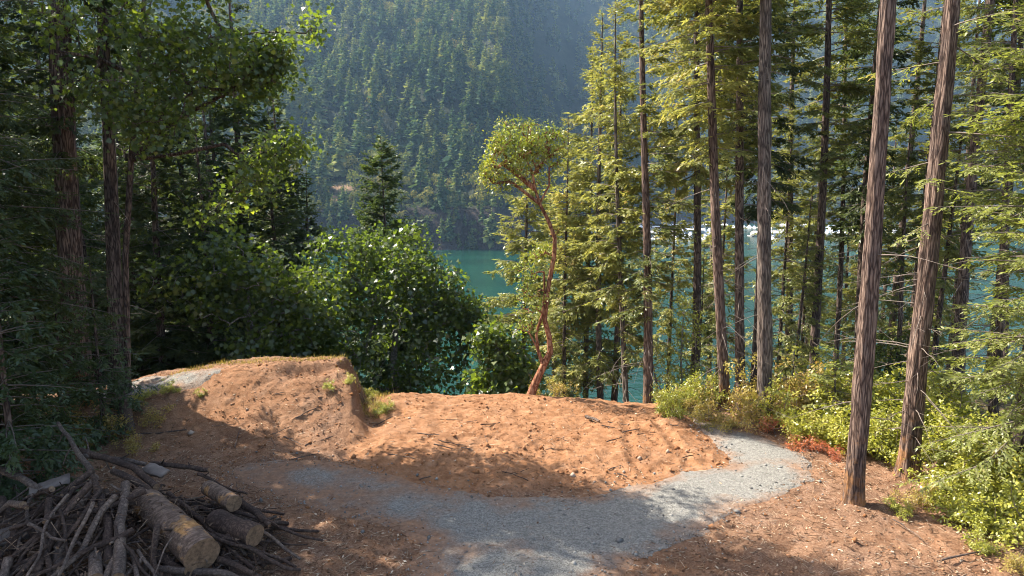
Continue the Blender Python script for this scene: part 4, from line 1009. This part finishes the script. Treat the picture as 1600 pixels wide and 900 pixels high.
# ------------------------------------------------------------------ bushes
def bush(seed, m_leaf, n=95, nl=20, L=.085, flat_=.75):
    r = np.random.default_rng(seed)
    bl = [(r.normal(0, .36), r.normal(0, .36), r.uniform(.15, .62), r.uniform(.22, .42), r.uniform(.22, .42), r.uniform(.16, .30), 1) for _ in range(8)] + [(r.normal(0, .35), r.normal(0, .35), r.uniform(.7, 1.05), .12, .12, .2, .16) for _ in range(5)]
    p = broadleaf(seed, [(0, 0, -.2), (0.02, 0, .05), (0, .02, .15)], [.02, .016, .012], bl, n, nl, .075, L, m_leaf, 'stem', OVAL2D, droop=0, shell=.25, gapn=.12, rtip=.0035, up=.9)
    return [('foliage', p[1][1]), ('stem', p[0][1])]
BUSH = {'s': [bush(401, 'salal'), bush(402, 'salal'), bush(403, 'salal', 120, 20)], 'd': [bush(411, 'dry_bush', 80, 16, .075), bush(412, 'dry_bush', 90, 18, .07)], 'r': [bush(421, 'red_bush', 70, 12, .08)]}
bushes = [
 # (u, v at ground, size, kind, label)
 (1052, 652, .52, 's', 'small olive bush at the crest left of the gravel end'), (1082, 648, .66, 'd', 'yellow dry bush just left of the orange footed fir'), (1108, 660, .70, 'd', 'tawny bush at the tip of the gravel'),
 (1128, 668, .55, 'd', 'low tawny bush hugging the gravel edge'), (1152, 650, 1.0, 'd', 'tawny bush between orange footed fir and grey trunk'), (1175, 668, .75, 'd', 'dry bush at the left foot of the grey trunk'),
 (1222, 668, .95, 's', 'yellow green bush at the right foot of the grey trunk'), (1240, 650, 1.25, 'd', 'tall golden bush right of the grey trunk'), (1268, 652, 1.2, 'd', 'golden bush left of the young fir'),
 (1296, 655, 1.05, 'd', 'golden bush around the young fir stem'), (1250, 690, .65, 's', 'fresh green bush behind the red groundcover'), (1282, 690, .85, 's', 'green bush below the young fir'),
 (1312, 695, .95, 's', 'bright green bush left of the flaked red trunk'), (1210, 676, .48, 'r', 'orange red tuft at the foot of the grey trunk'), (1248, 700, .42, 'r', 'red leaved groundcover tuft at the bend of the gravel'),
 (1275, 708, .42, 'r', 'red leaved tuft under the green bushes by the bend'), (1300, 716, .36, 'r', 'rusty tuft nearest the flaked red trunk'), (1330, 660, 1.2, 's', 'yellow green bush behind the flaked red trunk'),
 (1362, 665, 1.25, 's', 'tall bush between the two red trunks, left one'), (1392, 672, 1.2, 's', 'tall bush between the two red trunks, right one'), (1352, 705, .95, 's', 'low bright bush right of the flaked red trunk'),
 (1380, 715, .85, 's', 'lime bush before the leaning trunk'), (1408, 700, 1.0, 's', 'lime bush touching the leaning trunk'), (1450, 700, 1.2, 's', 'green bush just right of the leaning trunk'),
 (1490, 715, 1.15, 's', 'green bush under the dark gap right of the leaning trunk'), (1530, 735, 1.1, 's', 'green bush below the spruce sprays'), (1455, 750, .8, 's', 'lime bush at the right foot of the leaning trunk'),
 (1500, 768, .85, 's', 'lime bush in the middle of the right hand thicket'), (1545, 785, .9, 's', 'leafy bush in front of the spruce'), (1590, 790, 1.0, 's', 'leafy bush at the right edge below the spruce'),
 (1470, 790, .6, 's', 'small lime bush at the thicket front'), (1430, 792, .42, 'd', 'small tawny sprig right of the flaked red trunk'), (1512, 815, .65, 's', 'low bush at the thicket front above bare twigs'),
 (1560, 830, .72, 's', 'low bush near the lower right corner'), (1600, 850, .8, 's', 'bush cut by the right edge near the lower corner'), (1590, 895, .45, 'd', 'rusty low bush in the lower right corner'),
 (1535, 862, .38, 's', 'tiny sprig of green at the soil edge lower right'), (1405, 805, .30, 's', 'tiny sprig beside the flaked red trunk foot'), (1430, 655, 1.3, 's', 'tall shaded bush behind the leaning trunk'),
 (1475, 670, 1.3, 's', 'tall dark bush in the shade behind the thicket'), (1570, 740, 1.1, 's', 'tall bush wedged under the spruce'), (1640, 800, 1.1, 's', 'tall bush just past the right edge'),
 (1100, 630, .8, 's', 'olive bush down behind the gravel tip'), (1040, 640, .6, 's', 'olive bush at the foot of the leafy sapling'), (1070, 634, .75, 's', 'blue green bush under the slim alder sapling'),
 (1195, 640, 1.2, 'd', 'golden bush behind the grey trunk'), (1262, 628, 1.3, 's', 'yellow bush at the foot of the slim dark trunk'), (1320, 632, 1.3, 's', 'yellow bush behind the young fir'),
 (868, 632, .6, 'd', 'dry tuft right of the madrone foot', 21.8), 
 (606, 644, .32, 's', 'green weedy bush below the cut bank'), (575, 622, .30, 's', 'weedy sprig on the cut bank edge'), (545, 598, .22, 's', 'bright weed growing in the notch of the hillock'),
 (515, 606, .22, 's', 'tiny bright weed under the hillock notch'), (590, 640, .35, 'd', 'dry weed at the foot of the cut bank'), (315, 618, .2, 's', 'little weed beside the grey gravel patch'), (262, 612, .3, 's', 'shaded weed behind the grey gravel patch'),
 (225, 625, .35, 's', 'twiggy weed beside the slim dark trunk'), (240, 665, .5, 'd', 'brown withered tuft right of the pale stump'), (170, 690, .7, 'd', 'brown withered brush behind the branch pile'), (120, 680, .75, 'd', 'brown withered brush behind the left of the branch pile'), (215, 705, .45, 'd', 'withered low brush at the back right of the branch pile')]
protos = {}
for i, (u, v, s_, k, lab, *far_) in enumerate(bushes):
    x, y, z = gpix(u, v) if not far_ else (at(u, v, far_[0])[0], far_[0], gz(at(u, v, far_[0])[0], far_[0]))
    j = i % len(BUSH[k])
    rot = (0, 0, RNG.uniform(0, 6.28)); sc_ = (s_ * 1.18, s_ * 1.18, s_ * RNG.uniform(.95, 1.2))
    gname = {'s': 'green salal bushes', 'd': 'dry golden bushes', 'r': 'red leaved tufts'}[k]
    if (k, j) not in protos: protos[(k, j)] = thing('bush', lab, 'bush', gname, (x, y, z - .02), rot, sc_, BUSH[k][j])
    else: copy_tree(protos[(k, j)], (x, y, z - .02), rot, sc_, lab)

# ------------------------------------------------------------------ branch pile
def crooked(r, p0, p1, bend=.06, n=8):
    p0 = np.array(p0, float); p1 = np.array(p1, float); q = np.linspace(0, 1, n); L = np.linalg.norm(p1 - p0)
    off = np.cumsum(r.normal(0, bend * L / sqrt(n), (n, 3)), 0); off -= off[0] + (off[-1] - off[0]) * q[:, None]
    return p0 + (p1 - p0) * q[:, None] + off
def stick(name, label, cat, group, pts, r0, r1, m='stick', k=9, rough=.14, seed=0, knots=0, forks=None):
    pts = np.asarray(pts, float); o = pts.mean(0); P = pts - o; n = len(P)
    q = np.linspace(0, 1, n); nn = max(n, int(np.linalg.norm(pts[-1] - pts[0]) / .07)); qq = np.linspace(0, 1, nn)
    P = np.stack([np.interp(qq, q, P[:, i]) for i in range(3)], -1)
    if nn > 12:
        ker = np.array([1, 2, 3, 2, 1]) / 9.; Ps = P.copy()
        for i in range(3): Ps[2:-2, i] = np.convolve(P[:, i], ker, 'valid')
        P = Ps
    mb = tube(P, r0 + (r1 - r0) * qq, k, rough, seed, True, 1, 0, (2.2, 6))
    r = np.random.default_rng(seed + 7)
    for j in range(knots):
        i = r.integers(1, nn - 1); d = norm(r.normal(0, 1, 3) + .6 * norm(P[-1] - P[0])); L = r.uniform(.08, .5); rr = (r0 + (r1 - r0) * qq[i]) * .4
        pp = crooked(r, P[i], P[i] + d * L, .1, 5); tube(pp, rr * np.linspace(1, .5, 5), 6, .1, seed + j, True, 1, 0, mb=mb)
    ob = obj(name, mb.mesh(name, [M[m], M['cut']], True), None, tuple(o))
    return tag(ob, label, cat, group)
GP = 'branches heaped in the pile'
rs = np.random.default_rng(77)
stick('log', 'thick sawn log with orange patches lying end out on the branch pile', 'log', 'sawn logs in the pile', crooked(rs, at(222, 778, 12.0), at(316, 868, 10.5), .012), .25, .29, 'peeled', 28, .06, 1)
stick('log', 'short sawn log with round cut end at the right of the pile', 'log', 'sawn logs in the pile', crooked(rs, at(325, 762, 12.7), at(366, 787, 12.0), .01), .14, .15, 'peeled', 20, .08, 2)
stick('log', 'squat broken log block at the right foot of the pile', 'log', 'sawn logs in the pile', crooked(rs, at(335, 812, 11.7), at(398, 838, 11.2), .02), .19, .20, 'stick', 16, .16, 3)
stick('log', 'stubby pale log at the very bottom of the pile', 'log', 'sawn logs in the pile', crooked(rs, at(148, 868, 10.2), at(150, 905, 9.7), .02), .09, .10, 'stick_pale', 14, .1, 4)
pix_sticks = [
 ([(197, 757, 11.6), (190, 820, 10.7), (184, 905, 9.7)], .075, .095, 'stick_pale', 'straight pale pole standing steeply left of the big log'),
 ([(146, 742, 11.9), (162, 790, 11.2), (170, 830, 10.6), (172, 880, 10.1)], .055, .085, 'stick', 'bowed grey branch left of the pale pole'),
 ([(150, 745, 11.9), (125, 790, 11.3), (98, 835, 10.6), (90, 905, 9.8)], .06, .095, 'stick_pale', 'torn grey branch with splintered pale end'),
 ([(145, 736, 12.1), (95, 775, 11.6), (50, 806, 11.2), (-10, 832, 10.9)], .06, .085, 'stick', 'thick dark branch running down to the left edge'),
 ([(92, 660, 13.4), (118, 700, 12.9), (143, 737, 12.3)], .035, .055, 'stick_pale', 'grey pole sticking up behind the pile'),
 ([(125, 704, 13.0), (175, 718, 12.8), (215, 735, 12.4), (245, 762, 12.0)], .065, .06, 'stick', 'long branch arching over the top of the pile'),
 ([(130, 712, 12.9), (180, 716, 13.0), (232, 726, 12.9)], .055, .04, 'stick_pale', 'pale branch lying level on top of the pile'),
 ([(235, 724, 13.3), (280, 728, 13.3), (326, 735, 13.2)], .05, .045, 'stick', 'reddish branch at the back right of the pile'),
 ([(178, 735, 12.3), (225, 760, 12.0), (262, 800, 11.5), (300, 830, 11.1)], .06, .05, 'stick', 'dark branch running along the big log'),
 ([(262, 772, 12.2), (300, 800, 11.8), (350, 850, 11.2), (400, 890, 10.7)], .045, .035, 'stick', 'thin dark branch right of the big log'),
 ([(310, 738, 13.0), (345, 760, 12.7), (385, 772, 12.5)], .035, .02, 'stick', 'thin branch ending on the shaded gravel'),
 ([(360, 798, 12.3), (410, 830, 11.8), (470, 875, 11.2)], .05, .02, 'stick_pale', 'long pale stick poking out of the pile to the right'),
 ([(375, 785, 12.4), (415, 815, 12.0), (422, 822, 11.9)], .07, .05, 'stick', 'stub at the right end of the pile'),
 ([(0, 735, 12.6), (30, 745, 12.4), (62, 765, 12.1)], .07, .06, 'stick_pale', 'pale curved branch at the left edge'),
 ([(195, 893, 10.1), (240, 888, 10.3), (290, 892, 10.3)], .05, .06, 'stick_pale', 'pale branch lying level at the bottom of the pile'),
 ([(340, 872, 10.8), (375, 885, 10.6), (410, 905, 10.4)], .055, .04, 'stick', 'branch end at the bottom right of the pile'),
 ([(0, 880, 10.2), (60, 850, 10.7), (110, 838, 10.9), (160, 830, 11.0)], .022, .012, 'stick', 'thin crooked twig crossing the left of the pile'),
 ([(30, 800, 11.4), (70, 850, 10.7), (90, 880, 10.3)], .08, .09, 'stick', 'dark thick branch left of the torn one'),
 ([(0, 780, 11.8), (20, 830, 11.0), (40, 905, 10.0)], .08, .1, 'stick', 'mossy thick branch at the left edge of the pile')]
for i, (pp, r0, r1, m, lab) in enumerate(pix_sticks):
    P = [at(*p) for p in pp]
    q = np.linspace(0, 1, len(P)); qq = np.linspace(0, 1, 9); P = np.stack([np.interp(qq, q, np.array(P)[:, j]) for j in range(3)], -1) + rs.normal(0, .012, (9, 3))
    stick('branch', lab, 'branch', GP, P, r0, r1, m, 10, .16, 100 + i, int(rs.integers(1, 4)))
def dome(x, y):
    d = np.hypot((x + 7.2) / 3.0, (y - 11.2) / 2.1); return max(0, 1 - d ** 1.8) * 1.35
for i in range(250):
    a = rs.uniform(0, 2 * pi); q = sqrt(rs.uniform(0, 1)) * 1.0; x = -7.2 + 3.0 * q * cos(a); y = 11.2 + 2.1 * q * sin(a)
    la, lb = at(222, 778, 12.0), at(316, 868, 10.5); tq = min(1.15, max(-.1, float(np.dot(np.array([x, y]) - la[:2], (lb - la)[:2]) / np.dot((lb - la)[:2], (lb - la)[:2])))); near_log = hypot(x - la[0] - tq * (lb - la)[0], y - la[1] - tq * (lb - la)[1]) < .62
    L = rs.uniform(.7, 2.4) * (.5 if near_log else 1); rad = abs(rs.normal(.012, .022)) + .009
    th = atan2((y - 11.2), (x + 7.2)) + rs.normal(0, .7) if rs.random() < .6 else rs.uniform(0, 6.28)
    e = np.array([cos(th), sin(th)]) * L / 2
    z0 = gz(x - e[0], y - e[1]) + dome(x - e[0], y - e[1]); z1 = gz(x + e[0], y + e[1]) + dome(x + e[0], y + e[1]); sc_ = rs.uniform(.45, 1.0) * (.45 if near_log else 1)
    P = crooked(rs, (x - e[0], y - e[1], z0 * sc_ + rad + rs.uniform(0, .08)), (x + e[0], y + e[1], z1 * sc_ + rad + rs.uniform(0, .08)), .07)
    if rs.random() < .62: stick('branch', 'dull brown bare branch tangled in the body of the pile', 'branch', GP, P, rad * 1.3, rad * .8, 'stick', 8, .14, 300 + i, int(rs.integers(0, 4)))
    else: stick('branch', 'weathered pale stick tangled in the body of the pile', 'branch', GP, P, rad * 1.2, rad * .7, 'stick_pale', 8, .12, 300 + i, int(rs.integers(0, 3)))
def slab(label, u, v, Y, L, W, T, rz, tx, ty):
    mb = MB(); r = np.random.default_rng(int(u)); n = 9; xs = np.linspace(-L / 2, L / 2, n)
    top = []; 
    for s in (1, -1):
        for sg in (1, -1): top.append([(x, sg * W / 2 * (1 + r.normal(0, .10)), s * T / 2 + r.normal(0, .004)) for x in xs])
    V = np.array(top).reshape(-1, 3); F = []
    for i in range(n - 1):
        a, b, c, d = i, n + i, 2 * n + i, 3 * n + i
        F += [(a, a + 1, b + 1, b), (c, d, d + 1, c + 1), (a, c, c + 1, a + 1), (b, b + 1, d + 1, d)]
    F += [(0, n, 3 * n, 2 * n), (n - 1, 3 * n - 1, 4 * n - 1, 2 * n - 1)]
    mb.add(V, F, 0); o = obj('wood_slab', mb.mesh('wood_slab', [M['slab']]), None, tuple(at(u, v, Y)), (tx, ty, rz)); tag(o, label, 'wood slab', 'wood slabs in the pile')
slab('pale flat slab of wood on the top right of the pile', 243, 735, 12.7, .52, .22, .06, -.4, .35, .1)
slab('grey flat slab at the left of the pile', 78, 758, 12.2, .65, .25, .05, .5, .3, -.2)
slab('grey slab tucked low left in the pile', 25, 835, 10.9, .8, .3, .06, 1.1, .5, .2)
# pale broken stump behind the pile
sx, sy, sz = gpix(200, 672)
pts = np.array([(0, 0, -.15), (0, 0, .0), (-.01, 0, .2), (-.03, .01, .45), (-.05, .01, .7), (-.06, .02, .82)])
mbs_ = tube(pts, [.26, .21, .16, .14, .125, .07], 16, .22, 91, True, 1, 0, (2, 5))
tag(obj('stump', mbs_.mesh('stump', [M['stick_pale'], M['cut']], True), None, (sx, sy, sz)), 'pale orange broken stump between the slim trunk and the gravel patch', 'stump')

# ------------------------------------------------------------------ loose sticks, litter, stones, grass
for i in range(46):
    u = rs.uniform(330, 1130); v = rs.uniform(600, 760) if u < 560 else rs.uniform(650, 750)
    x, y, z = gpix(u, v)
    if poly_sd(np.array([x]), np.array([y]), ROAD)[0] < .1 or y > 20.3: continue
    L = rs.uniform(.2, .75); th = rs.uniform(-.6, .6) if rs.random() < .7 else rs.uniform(0, 3.1); e = np.array([cos(th), sin(th)]) * L / 2; rr = rs.uniform(.007, .018)
    P = crooked(rs, (x - e[0], y - e[1], gz(x - e[0], y - e[1]) + rr + .01), (x + e[0], y + e[1], gz(x + e[0], y + e[1]) + rr + .02), .05, 6)
    if x < -4: stick('fallen_stick', 'small stick lying on the slope of the left hillock', 'stick', 'sticks lying on the cleared soil', P, rr, rr * .6, 'stick_pale', 6, .1, 500 + i, int(rs.integers(0, 2)))
    else: stick('fallen_stick', 'small stick lying on the sunlit orange mound', 'stick', 'sticks lying on the cleared soil', P, rr, rr * .6, 'stick_pale' if rs.random() < .5 else 'stick', 6, .1, 500 + i, int(rs.integers(0, 2)))
for (u0, v0, u1, v1, rr, lab) in [(205, 682, 292, 676, .022, 'long pale stick lying in the shade behind the pile'), (445, 685, 470, 698, .015, 'short bright stick on the hillock foot'), (916, 655, 936, 664, .05, 'broken root chunk on the crest of the mound right of the madrone'),
                                 (1470, 880, 1540, 868, .02, 'dark twig lying at the soil edge lower right'), (1395, 815, 1440, 848, .012, 'thin bent twig below the flaked red trunk'), (1500, 845, 1560, 822, .012, 'bare grey twig before the thicket')]:
    a = np.array(gpix(u0, v0)); b = np.array(gpix(u1, v1)); a[2] += rr + .03; b[2] += rr + .05
    stick('fallen_stick', lab, 'stick', 'sticks lying on the cleared soil', crooked(rs, a, b, .04), rr, rr * .7, 'stick_pale', 7, .12, 600 + u0, 1)

def scatter(n, seed, dens):
    r = np.random.default_rng(seed); out = []
    while sum(map(len, out)) < n:
        k = n * 3; y = 6 + 16.5 * r.random(k) ** 1.2; x = r.uniform(-.86, .92, k) * (y + .8)
        ok = r.random(k) < dens(x, y); out.append(np.stack([x[ok], y[ok]], -1))
    P = np.concatenate(out)[:n]; return P[:, 0], P[:, 1], r
def litter_d(x, y):
    sd = poly_sd(x, y, ROAD); cr_ = crest_y(x) + .6 - y
    m = sstep(-4.6, -3.4, x) * (1 - sstep(4.6, 6.0, x)) * sstep(13.8, 15.4, y)
    return np.clip((.10 + .9 * sstep(-.35, .25, sd)) * (1 - .75 * m) * (cr_ > 0) * (.25 + .75 * vnoise(x * .9, y * .9, 77)), 0, 1)
x, y, r = scatter(27000, 31, litter_d); z = ground_z(x, y) + .012 + .02 * (poly_sd(x, y, ROAD) < 0)
th = r.uniform(0, 2 * pi, len(x)); L = r.gamma(2.2, .035, len(x)) + .02; dz = r.normal(0, .2, len(x))
D = np.stack([np.cos(th), np.sin(th), dz], -1); c = np.stack([x, y, z], -1)
mb = MB(); V, F = prisms(c - D * L[:, None] * .5, c + D * L[:, None] * .5, r.uniform(.003, .008, len(x)), r.uniform(.002, .006, len(x)), 3); mb.add(V, F, 0, np.repeat(r.random(len(x)), 3))
x2, y2, r = scatter(11000, 32, litter_d); z = ground_z(x2, y2) + .014 + .02 * (poly_sd(x2, y2, ROAD) < 0); th = r.uniform(0, 2 * pi, len(x2))
V, F = kites(np.stack([x2, y2, z], -1), np.stack([np.cos(th), np.sin(th), r.normal(0, .3, len(x2))], -1), norm(np.array([[0, 0, 1.]]) + r.normal(0, .4, (len(x2), 3))), r.uniform(.03, .10, len(x2)), r.uniform(.02, .05, len(x2))); mb.add(V, F, 0, r.random(len(x2)))
def tint_mat(name, stops):
    m, nt, out = mat(name); a = N(nt, 'ShaderNodeAttribute', _attribute_name='tint'); c_ = ramp(nt, stops); nt.links.new(a.outputs['Fac'], c_.inputs[0])
    d = N(nt, 'ShaderNodeBsdfDiffuse'); nt.links.new(c_.outputs[0], d.inputs[0]); nt.links.new(d.outputs[0], out.inputs[0]); return m
lit = obj('twig_litter', mb.mesh('twig_litter', [tint_mat('twig_and_leaf_litter', [(0, (.07, .04, .025)), (.5, (.22, .125, .075)), (.8, (.38, .27, .175)), (1, (.58, .47, .34))])]))
tag(lit, 'twigs, bark chips and dry leaves strewn over the soil', 'litter', kind='stuff')
# stones and clods
ico = np.array([(0, 0, 1), (.9, 0, .2), (.28, .85, .3), (-.72, .53, .2), (-.72, -.53, .25), (.28, -.85, .2), (0, 0, -.5)]); icf = np.array([(0, 1, 2), (0, 2, 3), (0, 3, 4), (0, 4, 5), (0, 5, 1), (6, 2, 1), (6, 3, 2), (6, 4, 3), (6, 5, 4), (6, 1, 5)])
def clods(name, label, n, seed, dens, s0, m, lift):
    x, y, r = scatter(n, seed, dens); z = ground_z(x, y) + lift; s = r.gamma(1.3, s0, n) + s0 * .4; s = np.where(r.random(n) < .02, s * 2.2, s)
    V = ico[None] * s[:, None, None] * r.uniform(.6, 1.3, (n, 1, 3)) * r.uniform(.75, 1.25, (n, 7, 1)); a = r.uniform(0, 6.28, n); ca, sa = np.cos(a)[:, None], np.sin(a)[:, None]
    V = np.stack([V[..., 0] * ca - V[..., 1] * sa, V[..., 0] * sa + V[..., 1] * ca, V[..., 2]], -1) + np.stack([x, y, z], -1)[:, None]
    mb = MB(); mb.add(V.reshape(-1, 3), (icf[None] + 7 * np.arange(n)[:, None, None]).reshape(-1, 3), 0, np.repeat(r.random(n), 10))
    tag(obj(name, mb.mesh(name, [m])), label, 'soil clods' if 'clod' in name else 'gravel', kind='stuff')
clods('soil_clods', 'crumbly orange clods scattered over the mound', 9000, 41, lambda x, y: np.clip((.25 + .75 * (sstep(13.5, 15, y) * (x < 6))) * (poly_sd(x, y, ROAD) > .05) * (crest_y(x) + .3 > y) * (.2 + .8 * (vnoise(x * 1.4, y * 1.4, 12) > .5)), 0, 1), .010,
      tint_mat('soil_clod', [(0, (.20, .085, .035)), (.5, (.32, .155, .075)), (.9, (.40, .21, .11)), (1, (.40, .32, .25))]), .002)
clods('loose_gravel', 'loose grey stones spread along the track and its edges', 12000, 42, lambda x, y: np.clip(sstep(.8, -.2, poly_sd(x, y, ROAD)) * .7, 0, 1) * (crest_y(x) > y), .0065,
      tint_mat('gravel_stone', [(0, (.13, .12, .11)), (.5, (.21, .2, .18)), (1, (.32, .30, .265))]), .026)
r = np.random.default_rng(61); n = 2600; a = r.uniform(0, 2 * pi, n); q = np.sqrt(r.random(n)) * 1.08; x = -7.2 + 3.1 * q * np.cos(a); y = 11.2 + 2.2 * q * np.sin(a)
z = ground_z(x, y) + np.array([dome(p, q_) for p, q_ in zip(x, y)]) * r.uniform(.3, 1.05, n) + .02; th = np.arctan2(y - 11.2, x + 7.2) + r.normal(0, .9, n); D = np.stack([np.cos(th), np.sin(th), r.normal(-.15, .35, n)], -1); L = r.gamma(2.5, .11, n)
c = np.stack([x, y, z], -1); mb = MB(); V, F = prisms(c - D * L[:, None] * .5, c + D * L[:, None] * .5, r.uniform(.003, .008, n), .002, 4); mb.add(V, F, 0, np.repeat(r.random(n) * .8, 4))
V, F = kites(c[:1400] + r.normal(0, .1, (1400, 3)), D[:1400], norm(np.array([[0, 0, 1.]]) + r.normal(0, .6, (1400, 3))), r.uniform(.04, .14, 1400), r.uniform(.02, .06, 1400)); mb.add(V, F, 0, r.random(1400) * .7)
tag(obj('twig_debris', mb.mesh('twig_debris', [tint_mat('pile_twigs', [(0, (.05, .033, .024)), (.6, (.15, .10, .07)), (1, (.34, .24, .16))])])), 'fine twigs and bark shreds tangled through the branch pile', 'twigs', kind='stuff')
# dry grass on the hillock crest and cut bank
r = np.random.default_rng(51); n = 2600
x = r.uniform(-10.5, -4.2, n); y = crest_y(x) - .1 + r.normal(0, .28, n); k = r.random(n) < .35; x[k] = r.normal(-4.2, .28, k.sum()); y[k] = r.uniform(19.0, 20.8, k.sum())
c = np.stack([x, y, ground_z(x, y) - .01], -1)
mb = MB(); V, F = kites(c, np.stack([r.normal(0, .35, n), r.normal(0, .35, n), np.ones(n)], -1), np.stack([r.normal(0, 1, n), r.normal(0, 1, n), np.zeros(n)], -1), r.uniform(.05, .20, n), r.uniform(.006, .014, n)); mb.add(V, F, 0, r.random(n))
tag(obj('dry_grass', mb.mesh('dry_grass', [foliage('dry_grass_blades', [(0, (.16, .15, .04)), (.5, (.38, .28, .10)), (1, (.52, .38, .18))], .3, 0)])), 'dry yellow grass along the crest of the hillock', 'grass', kind='stuff')

# ------------------------------------------------------------------ haze
mb = MB(); box(mb, -2950, 2950, -150, 2700, WATER_Z - 12, 640)
m, nt, out = mat('pale_haze')
pv = N(nt, 'ShaderNodeVolumePrincipled', Density=.000095, Anisotropy=.2); pv.inputs['Color'].default_value = (.45, .70, 1.0, 1)
nt.links.new(pv.outputs[0], out.inputs['Volume'])
hz = obj('haze', mb.mesh('haze', [m])); tag(hz, 'thin pale blue summer haze over the inlet', 'haze', kind='stuff')
